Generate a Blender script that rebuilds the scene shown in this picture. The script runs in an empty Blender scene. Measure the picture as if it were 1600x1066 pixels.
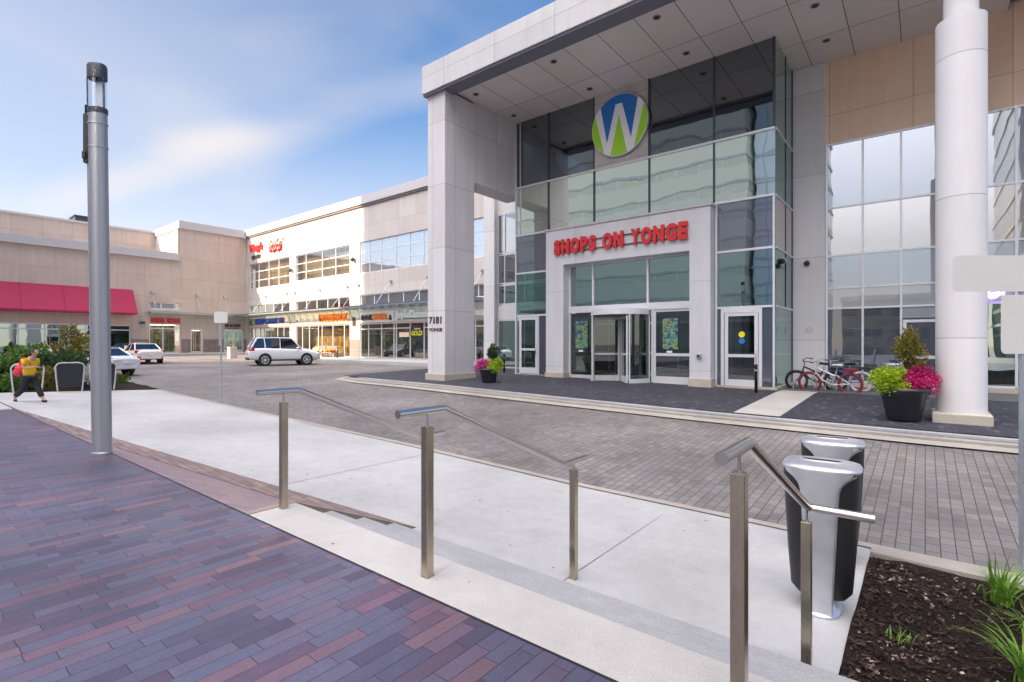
import bpy, math, random
from mathutils import Vector, Matrix
random.seed(7)
R = math.radians
sc = bpy.context.scene
col = sc.collection

# ------------------------------------------------------------------ camera
cd = bpy.data.cameras.new('camera'); cam = bpy.data.objects.new('camera', cd); col.objects.link(cam)
cam.location = (0, 0, 1.5); cam.rotation_euler = (R(90), 0, R(38.7))
cd.sensor_width = 36; cd.lens = 18.135; cd.shift_y = 0.0019; cd.clip_start = .05; cd.clip_end = 2000
sc.camera = cam

# ------------------------------------------------------------------ light
SUN_EL, SUN_AZ = 27.0, 20.0          # light travels towards +Y, turned 20 degrees to +X
sd = Vector((math.sin(R(SUN_AZ))*math.cos(R(SUN_EL)), math.cos(R(SUN_AZ))*math.cos(R(SUN_EL)), -math.sin(R(SUN_EL))))
sl = bpy.data.lights.new('sun', 'SUN'); sl.energy = 5; sl.angle = R(.6); sl.color = (1, .80, .56)
so = bpy.data.objects.new('sun', sl); col.objects.link(so); so.rotation_euler = sd.to_track_quat('-Z', 'Y').to_euler()
so.location = (-20, -40, 60)
sc.view_settings.view_transform = 'Standard'; sc.view_settings.look = 'None'; sc.view_settings.gamma = 1
sc.view_settings.exposure = 1.28

w = bpy.data.worlds.new('World'); sc.world = w; w.use_nodes = True
nt = w.node_tree; N = nt.nodes; L = nt.links; N.clear()
def nd(t, **k):
    n = N.new(t)
    for a, b in k.items(): setattr(n, a, b)
    return n
out = nd('ShaderNodeOutputWorld'); bg = nd('ShaderNodeBackground'); bg.inputs[1].default_value = .075
sky = nd('ShaderNodeTexSky', sky_type='NISHITA'); sky.sun_disc = False
sky.sun_elevation = R(SUN_EL); sky.sun_rotation = R(180+SUN_AZ); sky.air_density = 1.0; sky.dust_density = .3; sky.ozone_density = 3.5
tc = nd('ShaderNodeTexCoord')
def m_(op, a, b=None, c=None, clamp=False):
    n = nd('ShaderNodeMath', operation=op); n.use_clamp = clamp
    for i, v in enumerate((a, b, c)):
        if v is None: continue
        if isinstance(v, (int, float)): n.inputs[i].default_value = v
        else: L.new(v, n.inputs[i])
    return n.outputs[0]
def dotn(v):
    n = nd('ShaderNodeVectorMath', operation='DOT_PRODUCT'); L.new(tc.outputs['Generated'], n.inputs[0]); n.inputs[1].default_value = v
    return n.outputs['Value']
def pdir(px, py):
    a = (px-800)/806
    return Vector((.7804*a-.6252, .6252*a+.7804, (536-py)/806)).normalized()
def smooth(v, a, b):
    n = nd('ShaderNodeMapRange', interpolation_type='SMOOTHSTEP'); L.new(v, n.inputs[0]); n.inputs[1].default_value = a; n.inputs[2].default_value = b
    return n.outputs[0]
noi = nd('ShaderNodeTexNoise'); noi.inputs['Scale'].default_value = 2.2; noi.inputs['Detail'].default_value = 6; noi.inputs['Roughness'].default_value = .42; noi.inputs['Distortion'].default_value = .3
mp = nd('ShaderNodeMapping'); mp.inputs['Scale'].default_value = (1, 1, 2.6); L.new(tc.outputs['Generated'], mp.inputs[0]); L.new(mp.outputs[0], noi.inputs['Vector'])
nz = noi.outputs['Fac']
b1 = pdir(190, 285).cross(pdir(640, 140)).normalized()            # long thin streak of cirrus
st_ = m_('ABSOLUTE', m_('ADD', dotn(b1), m_('MULTIPLY', m_('SUBTRACT', nz, .5), .09)))
streak = m_('MULTIPLY', smooth(st_, .050, .0), smooth(nz, .15, .6))
streak = m_('MULTIPLY', streak, smooth(dotn(pdir(460, 205)), .78, .97))
mass = m_('MULTIPLY', smooth(dotn(pdir(-60, 330)), .80, .995), m_('ADD', .55, m_('MULTIPLY', nz, .6)))
mass2 = m_('MULTIPLY', smooth(dotn(pdir(600, 130)), .93, 1.0), smooth(nz, .35, .65))
wisp = m_('MULTIPLY', smooth(nz, .45, .9), .16)
cl = m_('ADD', m_('ADD', m_('MULTIPLY', streak, .34), m_('MULTIPLY', mass, .62)), m_('ADD', m_('MULTIPLY', mass2, .22), wisp), clamp=True)
sep = nd('ShaderNodeSeparateXYZ'); L.new(tc.outputs['Generated'], sep.inputs[0])
haze = m_('MULTIPLY', smooth(sep.outputs[2], .46, .03), .80)
cl = m_('MAXIMUM', m_('MULTIPLY', cl, .8), haze)
# added bright warm sky patch, unseen overhead and behind, to light the shaded forecourt
hi = smooth(dotn(Vector((0, -.55, .83)).normalized()), .62, .93)
hs = nd('ShaderNodeHueSaturation'); hs.inputs['Saturation'].default_value = 1.12; hs.inputs['Value'].default_value = 1.3; L.new(sky.outputs[0], hs.inputs['Color'])
mixc = nd('ShaderNodeMixRGB'); L.new(cl, mixc.inputs[0]); L.new(hs.outputs[0], mixc.inputs[1]); mixc.inputs[2].default_value = (6.0, 5.4, 5.0, 1)
mixh = nd('ShaderNodeMixRGB'); L.new(hi, mixh.inputs[0]); L.new(mixc.outputs[0], mixh.inputs[1]); mixh.inputs[2].default_value = (38, 34.8, 34.4, 1)
L.new(mixh.outputs[0], bg.inputs[0]); L.new(bg.outputs[0], out.inputs[0])

# ------------------------------------------------------------------ materials
MATS = {}
class Mt:
    """small node builder for one material"""
    def __init__(s, name, rough=.6, metal=0, col=(.5, .5, .5), spec=.5):
        s.m = bpy.data.materials.new(name); s.m.use_nodes = True; s.t = s.m.node_tree; s.N = s.t.nodes; s.L = s.t.links
        s.b = s.N['Principled BSDF']; s.b.inputs['Roughness'].default_value = rough; s.b.inputs['Metallic'].default_value = metal
        s.b.inputs['Base Color'].default_value = (*col, 1); s.b.inputs['Specular IOR Level'].default_value = spec
        s.geo = s.N.new('ShaderNodeNewGeometry'); MATS[name] = s.m
    def n(s, t, ins=None, **k):
        x = s.N.new(t)
        for a, b in k.items(): setattr(x, a, b)
        for a, b in (ins or {}).items(): s.put(x.inputs[a], b)
        return x
    def put(s, sock, v):
        if hasattr(v, 'is_linked') or isinstance(v, bpy.types.NodeSocket): s.L.new(v, sock)
        elif isinstance(v, (tuple, list)) and len(v) == 3 and sock.type == 'RGBA': sock.default_value = (*v, 1)
        else: sock.default_value = v
    def pos(s): return s.geo.outputs['Position']
    def noise(s, scale, det=4, rough=.5, vec=None):
        return s.n('ShaderNodeTexNoise', {'Vector': vec or s.pos(), 'Scale': scale, 'Detail': det, 'Roughness': rough}).outputs['Fac']
    def ramp(s, fac, stops):
        r = s.n('ShaderNodeValToRGB', {0: fac}); e = r.color_ramp.elements
        while len(e) < len(stops): e.new(.5)
        for i, (p, c) in enumerate(stops): e[i].position = p; e[i].color = (*c, 1)
        return r.outputs[0]
    def math(s, op, a, b=0., c=None, clamp=False):
        x = s.n('ShaderNodeMath', {0: a, 1: b}, operation=op); x.use_clamp = clamp
        if c is not None: s.put(x.inputs[2], c)
        return x.outputs[0]
    def mix(s, fac, a, b, mode='MIX'): return s.n('ShaderNodeMixRGB', {0: fac, 1: a, 2: b}, blend_type=mode).outputs[0]
    def xyz(s):
        q = s.n('ShaderNodeSeparateXYZ', {0: s.pos()}); return q.outputs
    def vec(s, x, y, z=0.): return s.n('ShaderNodeCombineXYZ', {0: x, 1: y, 2: z}).outputs[0]
    def bump(s, h, strength=.3, dist=.01):
        b = s.n('ShaderNodeBump', {'Height': h, 'Strength': strength, 'Distance': dist}); s.L.new(b.outputs[0], s.b.inputs['Normal']); return b
    def color(s, c): s.put(s.b.inputs['Base Color'], c)

def plain(name, c, rough=.6, metal=0, var=.12, scale=6, spec=.5, bump=0):
    k = Mt(name, rough, metal, c, spec)
    f = k.noise(scale, 5)
    k.color(k.mix(f, tuple(x*(1-var) for x in c), tuple(min(1, x*(1+var)) for x in c)))
    if bump: k.bump(k.noise(scale*8, 3), bump, .005)
    return k.m

def paver(name, bw, rh, stops, joint, axis='Y', mort=.004, rough=.75, bump=.5, squash=1., sfreq=2, big=.25, spec=.35):
    k = Mt(name, rough, spec=spec); x = k.xyz()
    u, v = (x[1], x[0]) if axis == 'Y' else (x[0], x[1])
    br = k.n('ShaderNodeTexBrick', {'Vector': k.vec(u, v), 'Color1': (0, 0, 0), 'Color2': (1, 1, 1), 'Mortar': (.5, .5, .5), 'Scale': 1.0,
             'Mortar Size': mort, 'Mortar Smooth': .3, 'Bias': 0, 'Brick Width': bw, 'Row Height': rh})
    br.offset = .37; br.offset_frequency = 3; br.squash = squash; br.squash_frequency = sfreq
    c = k.ramp(br.outputs['Color'], stops)
    fine = k.noise(62, 8, .8); c = k.mix(.75, c, k.ramp(fine, [(.3, (.3, .3, .3)), (.7, (.78, .78, .78))]), 'OVERLAY'); md = k.noise(9, 5, .7); c = k.mix(.3, c, k.ramp(md, [(.3, (.38, .38, .38)), (.7, (.66, .66, .66))]), 'OVERLAY')
    bigf = k.noise(.35, 5, .6); c = k.mix(big, c, k.ramp(bigf, [(.35, (.3, .3, .3)), (.68, (.72, .72, .72))]), 'OVERLAY')
    c = k.mix(br.outputs['Fac'], c, joint); k.color(c)
    k.put(k.b.inputs['Roughness'], k.math('ADD', k.math('MULTIPLY', fine, .3), rough-.18))
    h = k.math('SUBTRACT', k.math('MULTIPLY', fine, .35), br.outputs['Fac']); k.bump(h, bump, .004)
    return k.m

paver('plaza_pavers', .46, .097, [(0, (.050, .040, .074)), (.22, (.068, .066, .108)), (.42, (.086, .074, .116)), (.58, (.070, .075, .120)), (.72, (.118, .066, .096)), (.86, (.046, .036, .068)), (1, (.150, .088, .108))], (.018, .015, .022), squash=.62, mort=.0026, rough=.40, big=.7, spec=.6)
paver('lightened_ramp_pavers', .34, .1, [(0, (.16, .12, .17)), (.3, (.21, .16, .21)), (.6, (.24, .17, .20)), (1, (.30, .20, .22))], (.06, .045, .06), squash=.62, mort=.004, rough=.45, big=.4, spec=.5)  # pinker tone, lightened in colour because the slope turns away from the sky
paver('street_pavers', .21, .125, [(0, (.130, .122, .122)), (.35, (.175, .162, .158)), (.6, (.155, .150, .155)), (.85, (.20, .182, .172)), (1, (.148, .135, .135))], (.062, .056, .054), mort=.006, rough=.75, big=.7)
paver('band_pavers', .3, .1, [(0, (.15, .11, .115)), (.5, (.20, .15, .14)), (1, (.24, .18, .16))], (.05, .04, .04), axis='X', mort=.004)
paver('island_pavers', .2, .1, [(0, (.028, .030, .042)), (.6, (.04, .042, .056)), (.93, (.05, .05, .065)), (1, (.10, .10, .12))], (.018, .018, .024), mort=.004, rough=.8, big=.2)

def concrete(name, c, joints=None, rough=.8, stain=.3, spots=True):
    k = Mt(name, rough, spec=.3)
    f = k.noise(.8, 8, .65); g = k.noise(120, 5, .7)
    cc = k.mix(f, tuple(x*(1-stain*.35) for x in c), tuple(min(1, x*(1+stain*.2)) for x in c))
    cc = k.mix(.6, cc, k.ramp(g, [(.3, (.30, .30, .30)), (.7, (.70, .70, .70))]), 'OVERLAY'); h2 = k.noise(5., 8, .75); cc = k.mix(.4, cc, k.ramp(h2, [(.3, (.40, .395, .385)), (.7, (.60, .60, .60))]), 'OVERLAY')
    h3 = k.noise(.33, 6, .6); cc = k.mix(.6, cc, k.ramp(h3, [(.35, (.38, .375, .37)), (.65, (.6, .6, .61))]), 'OVERLAY')
    if spots:
        v = k.n('ShaderNodeTexVoronoi', {'Vector': k.pos(), 'Scale': 1.5, 'Randomness': 1.0}, voronoi_dimensions='2D')
        sc_ = k.n('ShaderNodeSeparateColor', {0: v.outputs['Color']}); k2 = k.math('LESS_THAN', v.outputs['Distance'], k.math('MULTIPLY', k.math('SUBTRACT', sc_.outputs[0], .45), .055)); cc = k.mix(k.math('MULTIPLY', k2, .75), cc, (.07, .065, .06))
    if joints:
        x = k.xyz(); d = None
        for ax, x0, per in joints:
            t = k.math('ABSOLUTE', k.math('SUBTRACT', k.math('WRAP', x[ax], x0-per/2, x0+per/2), x0))
            t.node.inputs; l = k.math('LESS_THAN', t, .006); d = l if d is None else k.math('MAXIMUM', d, l)
        cc = k.mix(d, cc, (.13, .12, .11))
    k.color(cc); k.bump(g, .25, .003); return k.m
def fixwrap(m):
    for n in m.node_tree.nodes:
        if n.type == 'MATH' and n.operation == 'WRAP': pass
concrete('sidewalk_concrete', (.405, .41, .415))
concrete('step_concrete', (.43, .42, .40), spots=True)
concrete('tread_concrete', (.32, .327, .34), spots=False)
concrete('kerb_concrete', (.37, .345, .31), stain=.8, spots=False)
concrete('plinth_stone', (.50, .46, .39), stain=.7, spots=False)
concrete('asphalt', (.07, .07, .075), spots=False)
concrete('cheek_stone', (.28, .23, .19), spots=False)

def cladding(name, c, w_, h_, x0=0., z0=0., joint=.35, var=.06, rough=.55, mort=.008, stain=.0):
    k = Mt(name, rough, spec=.3); x = k.xyz()
    u = k.math('ADD', k.math('ADD', x[0], x[1]), 100-x0); v = k.math('ADD', x[2], 100-z0)
    br = k.n('ShaderNodeTexBrick', {'Vector': k.vec(u, v), 'Color1': (0, 0, 0), 'Color2': (1, 1, 1), 'Scale': 1.0, 'Mortar Size': mort,
             'Mortar Smooth': .1, 'Bias': 0, 'Brick Width': w_, 'Row Height': h_}); br.offset = 0
    cc = k.mix(br.outputs['Color'], tuple(a*(1-var) for a in c), tuple(min(1, a*(1+var)) for a in c))
    f = k.noise(.9, 7, .65); cc = k.mix(.22, cc, k.ramp(f, [(.3, (.38, .38, .38)), (.7, (.62, .62, .62))]), 'OVERLAY')
    st = k.noise(1.0, 6, .7, k.vec(k.math('MULTIPLY', u, 3.), k.math('MULTIPLY', v, .25)))
    cc = k.mix(.42+stain, cc, k.ramp(st, [(.3, (.4, .39, .37)), (.7, (.58, .58, .58))]), 'OVERLAY')
    cc = k.mix(k.math('MULTIPLY', br.outputs['Fac'], 1-joint), cc, tuple(a*.25 for a in c)); k.color(cc)
    h = k.math('SUBTRACT', k.math('MULTIPLY', k.noise(60, 3), .15), br.outputs['Fac']); k.bump(h, .4, .006); return k.m
cladding('wing_panels', (.54, .495, .475), 1.9, 2.42, -10.4, 2.0)
cladding('corner_panels', (.52, .43, .385), 2.1, 1.9, -53.4, 1.3)
cladding('pale_panels', (.60, .585, .605), 1.25, 2.42, .0, 1.1)
cladding('fascia_panels', (.54, .54, .55), 2.5, 3.0, -.6, 9.8)
cladding('soffit_panels', (.50, .47, .46), 50, 50, 0, 0)
cladding('beige_panels', (.84, .61, .46), 2.3, 2.15, 1.0, 8.35)
cladding('column_panels', (.66, .66, .675), 50, 2.9, 0, .1)
cladding('portal_panels', (.60, .60, .635), 3.1, 3.05, 1.3, -.1, joint=.6)
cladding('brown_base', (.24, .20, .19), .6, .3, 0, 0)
plain('dark_metal', (.06, .065, .08), .45, .3)
plain('cap_metal', (.50, .48, .50), .5)
plain('dark_band', (.16, .16, .2), .5)
plain('white_frame', (.70, .71, .74), .35, .2, .05)
plain('black_paint', (.018, .018, .02), .45)
plain('white_paint', (.78, .78, .8), .25, var=.03)
plain('warm_wall', (.60, .52, .40), .8, var=.2, scale=1.5)
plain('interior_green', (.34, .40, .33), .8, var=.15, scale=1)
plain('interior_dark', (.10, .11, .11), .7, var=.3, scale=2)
plain('red_letter', (.62, .03, .035), .3)
plain('orange_letter', (.85, .22, .03), .35)
plain('blue_letter', (.03, .10, .45), .35)
plain('white_letter', (.85, .85, .85), .4)
plain('dark_letter', (.06, .05, .05), .4)
plain('yellow_letter', (.75, .70, .02), .4)
plain('logo_blue', (.02, .17, .55), .3, var=.03)
plain('logo_green', (.38, .72, .03), .3, var=.03)
plain('tyre_rubber', (.02, .02, .022), .8)
plain('maroon_rubber', (.20, .02, .03), .6)
plain('awning_fabric', (.34, .016, .07), .75, var=.1, scale=2)
plain('pot_glaze', (.03, .03, .037), .35, var=.5, scale=3)
plain('seat_black', (.02, .022, .03), .7)
plain('sign_back', (.66, .65, .62), .5, .0, .08, 3)
plain('galvanised', (.42, .46, .52), .4, .6)
plain('skin', (.45, .26, .18), .5)
plain('yellow_cloth', (.72, .48, .01), .85, bump=.3)
plain('red_cloth', (.70, .03, .08), .6)
plain('black_cloth', (.015, .015, .02), .85)
plain('hair', (.015, .011, .009), .7)
plain('bark', (.12, .08, .05), .9)
plain('roof_gravel', (.3, .3, .3), .9)
plain('tail_red', (.5, .01, .01), .15)
plain('lamp_clear', (.8, .8, .85), .1)
plain('bin_slot', (.005, .005, .005), .9)
plain('straw', (.55, .48, .36), .8)

def brushed(name, c, rough=.32, vert=True, metal=1.):
    k = Mt(name, rough, metal, c)
    x = k.xyz(); v = k.vec(k.math('MULTIPLY', x[0], 220.), k.math('MULTIPLY', x[1], 220.), k.math('MULTIPLY', x[2], 6.)) if vert else k.vec(k.math('MULTIPLY', x[0], 40.), k.math('MULTIPLY', x[1], 40.), k.math('MULTIPLY', x[2], 40.))
    f = k.noise(1., 4, .6, v); g = k.noise(7, 5, .6)
    k.color(k.mix(g, tuple(a*.72 for a in c), tuple(min(1, a*1.12) for a in c)))
    k.put(k.b.inputs['Roughness'], k.math('ADD', k.math('MULTIPLY', f, .18), rough-.09)); return k.m
brushed('post_steel', (.56, .49, .37), .30)
plain('rail_steel', (.58, .54, .51), .28, 1., .08, 2.)
brushed('bin_aluminium', (.72, .73, .77), .42, False, .8)
plain('pole_paint', (.36, .37, .40), .42, .6, .08, 1.5)

def glass(name, tint, refl=.4, rtint=(.9, .95, .95), rough=0.0, wave=.003, base=None):
    """coated glazing: mirror share + either see-through tint or an opaque spandrel colour"""
    k = Mt(name); N_ = k.N; k.N.remove(k.b)
    o = [n for n in N_ if n.type == 'OUTPUT_MATERIAL'][0]
    g = k.n('ShaderNodeBsdfGlossy', {'Color': rtint, 'Roughness': rough})
    bp = k.n('ShaderNodeBump', {'Height': k.noise(.55, 2, .4), 'Strength': 1., 'Distance': wave}); k.L.new(bp.outputs[0], g.inputs['Normal'])
    if base: t = k.n('ShaderNodeBsdfDiffuse', {'Color': base})
    else: t = k.n('ShaderNodeBsdfTransparent', {'Color': tint})
    dt = k.n('ShaderNodeVectorMath', {0: k.geo.outputs['Incoming'], 1: k.geo.outputs['Normal']}, operation='DOT_PRODUCT').outputs['Value']
    lw = k.math('POWER', k.math('SUBTRACT', 1.0, k.math('ABSOLUTE', dt)), 4.)
    fac = k.math('ADD', k.math('MULTIPLY', lw, 1-refl), refl, clamp=True)
    mx = k.n('ShaderNodeMixShader', {0: fac, 1: t.outputs[0], 2: g.outputs[0]}); k.L.new(mx.outputs[0], o.inputs[0]); return k.m
glass('glass_green', (.44, .57, .54), .46, (.82, .93, .90), wave=.006)
glass('glass_upper', (.20, .23, .25), .26, (.74, .80, .84), wave=.010)
glass('glass_row', (.50, .60, .50), .86, (.96, 1., .91), wave=.010)
glass('glass_side', (.50, .66, .62), .22, (.8, .95, .92))
glass('glass_spandrel', None, .30, (.85, .88, .95), base=(.10, .105, .13), wave=.006)
glass('glass_mirror', None, .20, (.85, .92, 1.), base=(.34, .37, .41), wave=.004)
glass('glass_sky', None, .58, (.95, .97, 1.), base=(.20, .22, .25), wave=.006)
glass('glass_beige', None, .30, (.95, .93, .9), base=(.36, .34, .32), wave=.004)
glass('glass_film', None, .14, (.85, .9, 1.), base=(.065, .075, .095))
glass('glass_pale', None, .15, (1, 1, 1), base=(.36, .38, .40))
glass('glass_door', (.46, .52, .51), .12, (.9, .95, .95))
glass('glass_shop', (.80, .80, .76), .14, (.95, .95, 1.))
glass('glass_win', (.88, .87, .82), .22, (.95, .97, 1.), wave=.004)
glass('glass_car', (.10, .11, .13), .18, (.9, .95, 1.))
glass('glass_lamp', (.90, .93, .96), .06, (1, 1, 1))
glass('glass_canopy', (.62, .72, .68), .25, (.9, 1, .97))
glass('glass_tower', None, .5, (.6, .8, .9), base=(.16, .22, .26), wave=.05)

def carpaint(name, c):
    k = Mt(name, .22, 0, c); k.b.inputs['Coat Weight'].default_value = .8; k.b.inputs['Coat Roughness'].default_value = .04; return k.m
carpaint('paint_white', (.72, .73, .76)); carpaint('paint_cream', (.72, .68, .64)); carpaint('paint_dark', (.02, .022, .03))

def leafmat(name, stops, scale=9.):
    k = Mt(name, .55, spec=.3); f = k.noise(scale, 3, .6); r = k.n('ShaderNodeObjectInfo').outputs['Random']
    k.color(k.ramp(f, stops)); k.b.inputs['Subsurface Weight'].default_value = 0
    tr = k.n('ShaderNodeBsdfTranslucent', {'Color': k.ramp(f, stops)}); mx = k.n('ShaderNodeMixShader', {0: .3, 1: k.b.outputs[0], 2: tr.outputs[0]})
    o = [n for n in k.N if n.type == 'OUTPUT_MATERIAL'][0]; k.L.new(mx.outputs[0], o.inputs[0]); return k.m
leafmat('leaf_dark', [(.3, (.03, .07, .025)), (.55, (.06, .12, .04)), (.75, (.12, .17, .06))])
leafmat('leaf_mid', [(.3, (.06, .13, .025)), (.55, (.11, .22, .04)), (.75, (.22, .28, .07))])
leafmat('leaf_lime', [(.3, (.20, .32, .015)), (.55, (.40, .55, .03)), (.8, (.60, .66, .10))], 20)
leafmat('leaf_olive', [(.3, (.09, .09, .02)), (.5, (.20, .18, .04)), (.7, (.36, .30, .06))], 14)
leafmat('petal_magenta', [(.3, (.28, .01, .07)), (.5, (.55, .02, .18)), (.7, (.75, .12, .32))], 16)
leafmat('petal_pink', [(.3, (.45, .05, .22)), (.5, (.65, .10, .38)), (.7, (.8, .3, .5))], 16)
leafmat('petal_white', [(.3, (.35, .42, .35)), (.6, (.6, .62, .58)), (.8, (.8, .8, .76))], 16)
leafmat('grass_blade', [(.3, (.08, .18, .02)), (.55, (.18, .34, .04)), (.75, (.32, .42, .08))], 12)

def mulchmat():
    k = Mt('mulch', .95, spec=.2); f = k.noise(25, 8, .75)
    k.color(k.ramp(f, [(.3, (.008, .006, .006)), (.5, (.022, .014, .012)), (.68, (.045, .028, .022)), (.85, (.12, .08, .06))])); k.bump(k.noise(40, 6, .8), 1., .03)
mulchmat()
def chipmat():
    k = Mt('bark_chip', .9, spec=.2); k.color(k.ramp(k.noise(14, 2), [(.3, (.014, .009, .008)), (.5, (.035, .022, .018)), (.62, (.08, .052, .04)), (.75, (.50, .42, .33))]))
chipmat()
def postermat():
    k = Mt('poster_print', .4); x = k.xyz(); v = k.vec(k.math('MULTIPLY', x[0], 4.), 0., k.math('MULTIPLY', x[2], 5.5))
    k.color(k.ramp(k.noise(1., 4, .7, v), [(.25, (.02, .03, .05)), (.42, (.03, .06, .16)), (.5, (.06, .25, .24)), (.55, (.36, .42, .07)), (.60, (.03, .04, .06)), (.72, (.22, .22, .32))]))
postermat()
def shopstuff(name, stops, sx=2.2, sz=3.):
    k = Mt(name, .7); x = k.xyz(); u = k.math('ADD', x[0], x[1])
    v = k.n('ShaderNodeTexVoronoi', {'Vector': k.vec(k.math('MULTIPLY', u, sx), k.math('MULTIPLY', x[2], sz)), 'Scale': 1.}, distance='CHEBYCHEV')
    s = k.n('ShaderNodeSeparateColor', {0: v.outputs['Color']}); k.color(k.ramp(s.outputs[0], stops))
shopstuff('goods_warm', [(0, (.55, .35, .12)), (.3, (.75, .55, .2)), (.6, (.5, .18, .06)), (.8, (.85, .75, .5)), (1, (.3, .1, .05))])
shopstuff('goods_cool', [(0, (.04, .05, .06)), (.3, (.09, .09, .09)), (.6, (.20, .17, .12)), (.8, (.07, .12, .15)), (1, (.36, .31, .24))])
shopstuff('goods_green', [(0, (.10, .14, .10)), (.3, (.45, .5, .3)), (.6, (.2, .2, .12)), (.8, (.6, .6, .35)), (1, (.12, .1, .08))])
shopstuff('blinds', [(0, (.14, .11, .11)), (.3, (.50, .42, .20)), (.5, (.18, .14, .13)), (.7, (.54, .46, .22)), (.85, (.18, .14, .13)), (1, (.38, .34, .22))], .8, .3)
def lampmat(name, c, s):
    k = Mt(name); k.b.inputs['Emission Color'].default_value = (*c, 1); k.b.inputs['Emission Strength'].default_value = s
lampmat('ceiling_lamp', (1, .85, .6), 5); lampmat('purple_lamp', (.45, .25, 1), 3)
def tower(name, wall, glassc, sx, sz, fx=.25, fz=.45):
    k = Mt(name, .5); x = k.xyz(); u = k.math('ADD', x[0], x[1])
    a = k.math('LESS_THAN', k.math('FRACT', k.math('DIVIDE', k.math('ADD', u, 1000.), sx)), fx); b = k.math('LESS_THAN', k.math('FRACT', k.math('DIVIDE', k.math('ADD', x[2], 100.), sz)), fz)
    f = k.math('MAXIMUM', a, b); k.color(k.mix(f, glassc, wall)); k.put(k.b.inputs['Roughness'], k.math('ADD', k.math('MULTIPLY', f, .5), .15)); return k.m
tower('tower_beige', (.85, .85, .70), (.74, .76, .62), 3.0, 3.6, .06, .62)
tower('tower_glassy', (.50, .56, .60), (.70, .78, .82), 1.5, 3.4, .12, .12)
tower('tower_green', (.20, .26, .26), (.05, .11, .12), 1.5, 3.2, .14, .16)
tower('tower_low', (.36, .33, .30), (.10, .12, .14), 4., 3.6, .35, .5)

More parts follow.
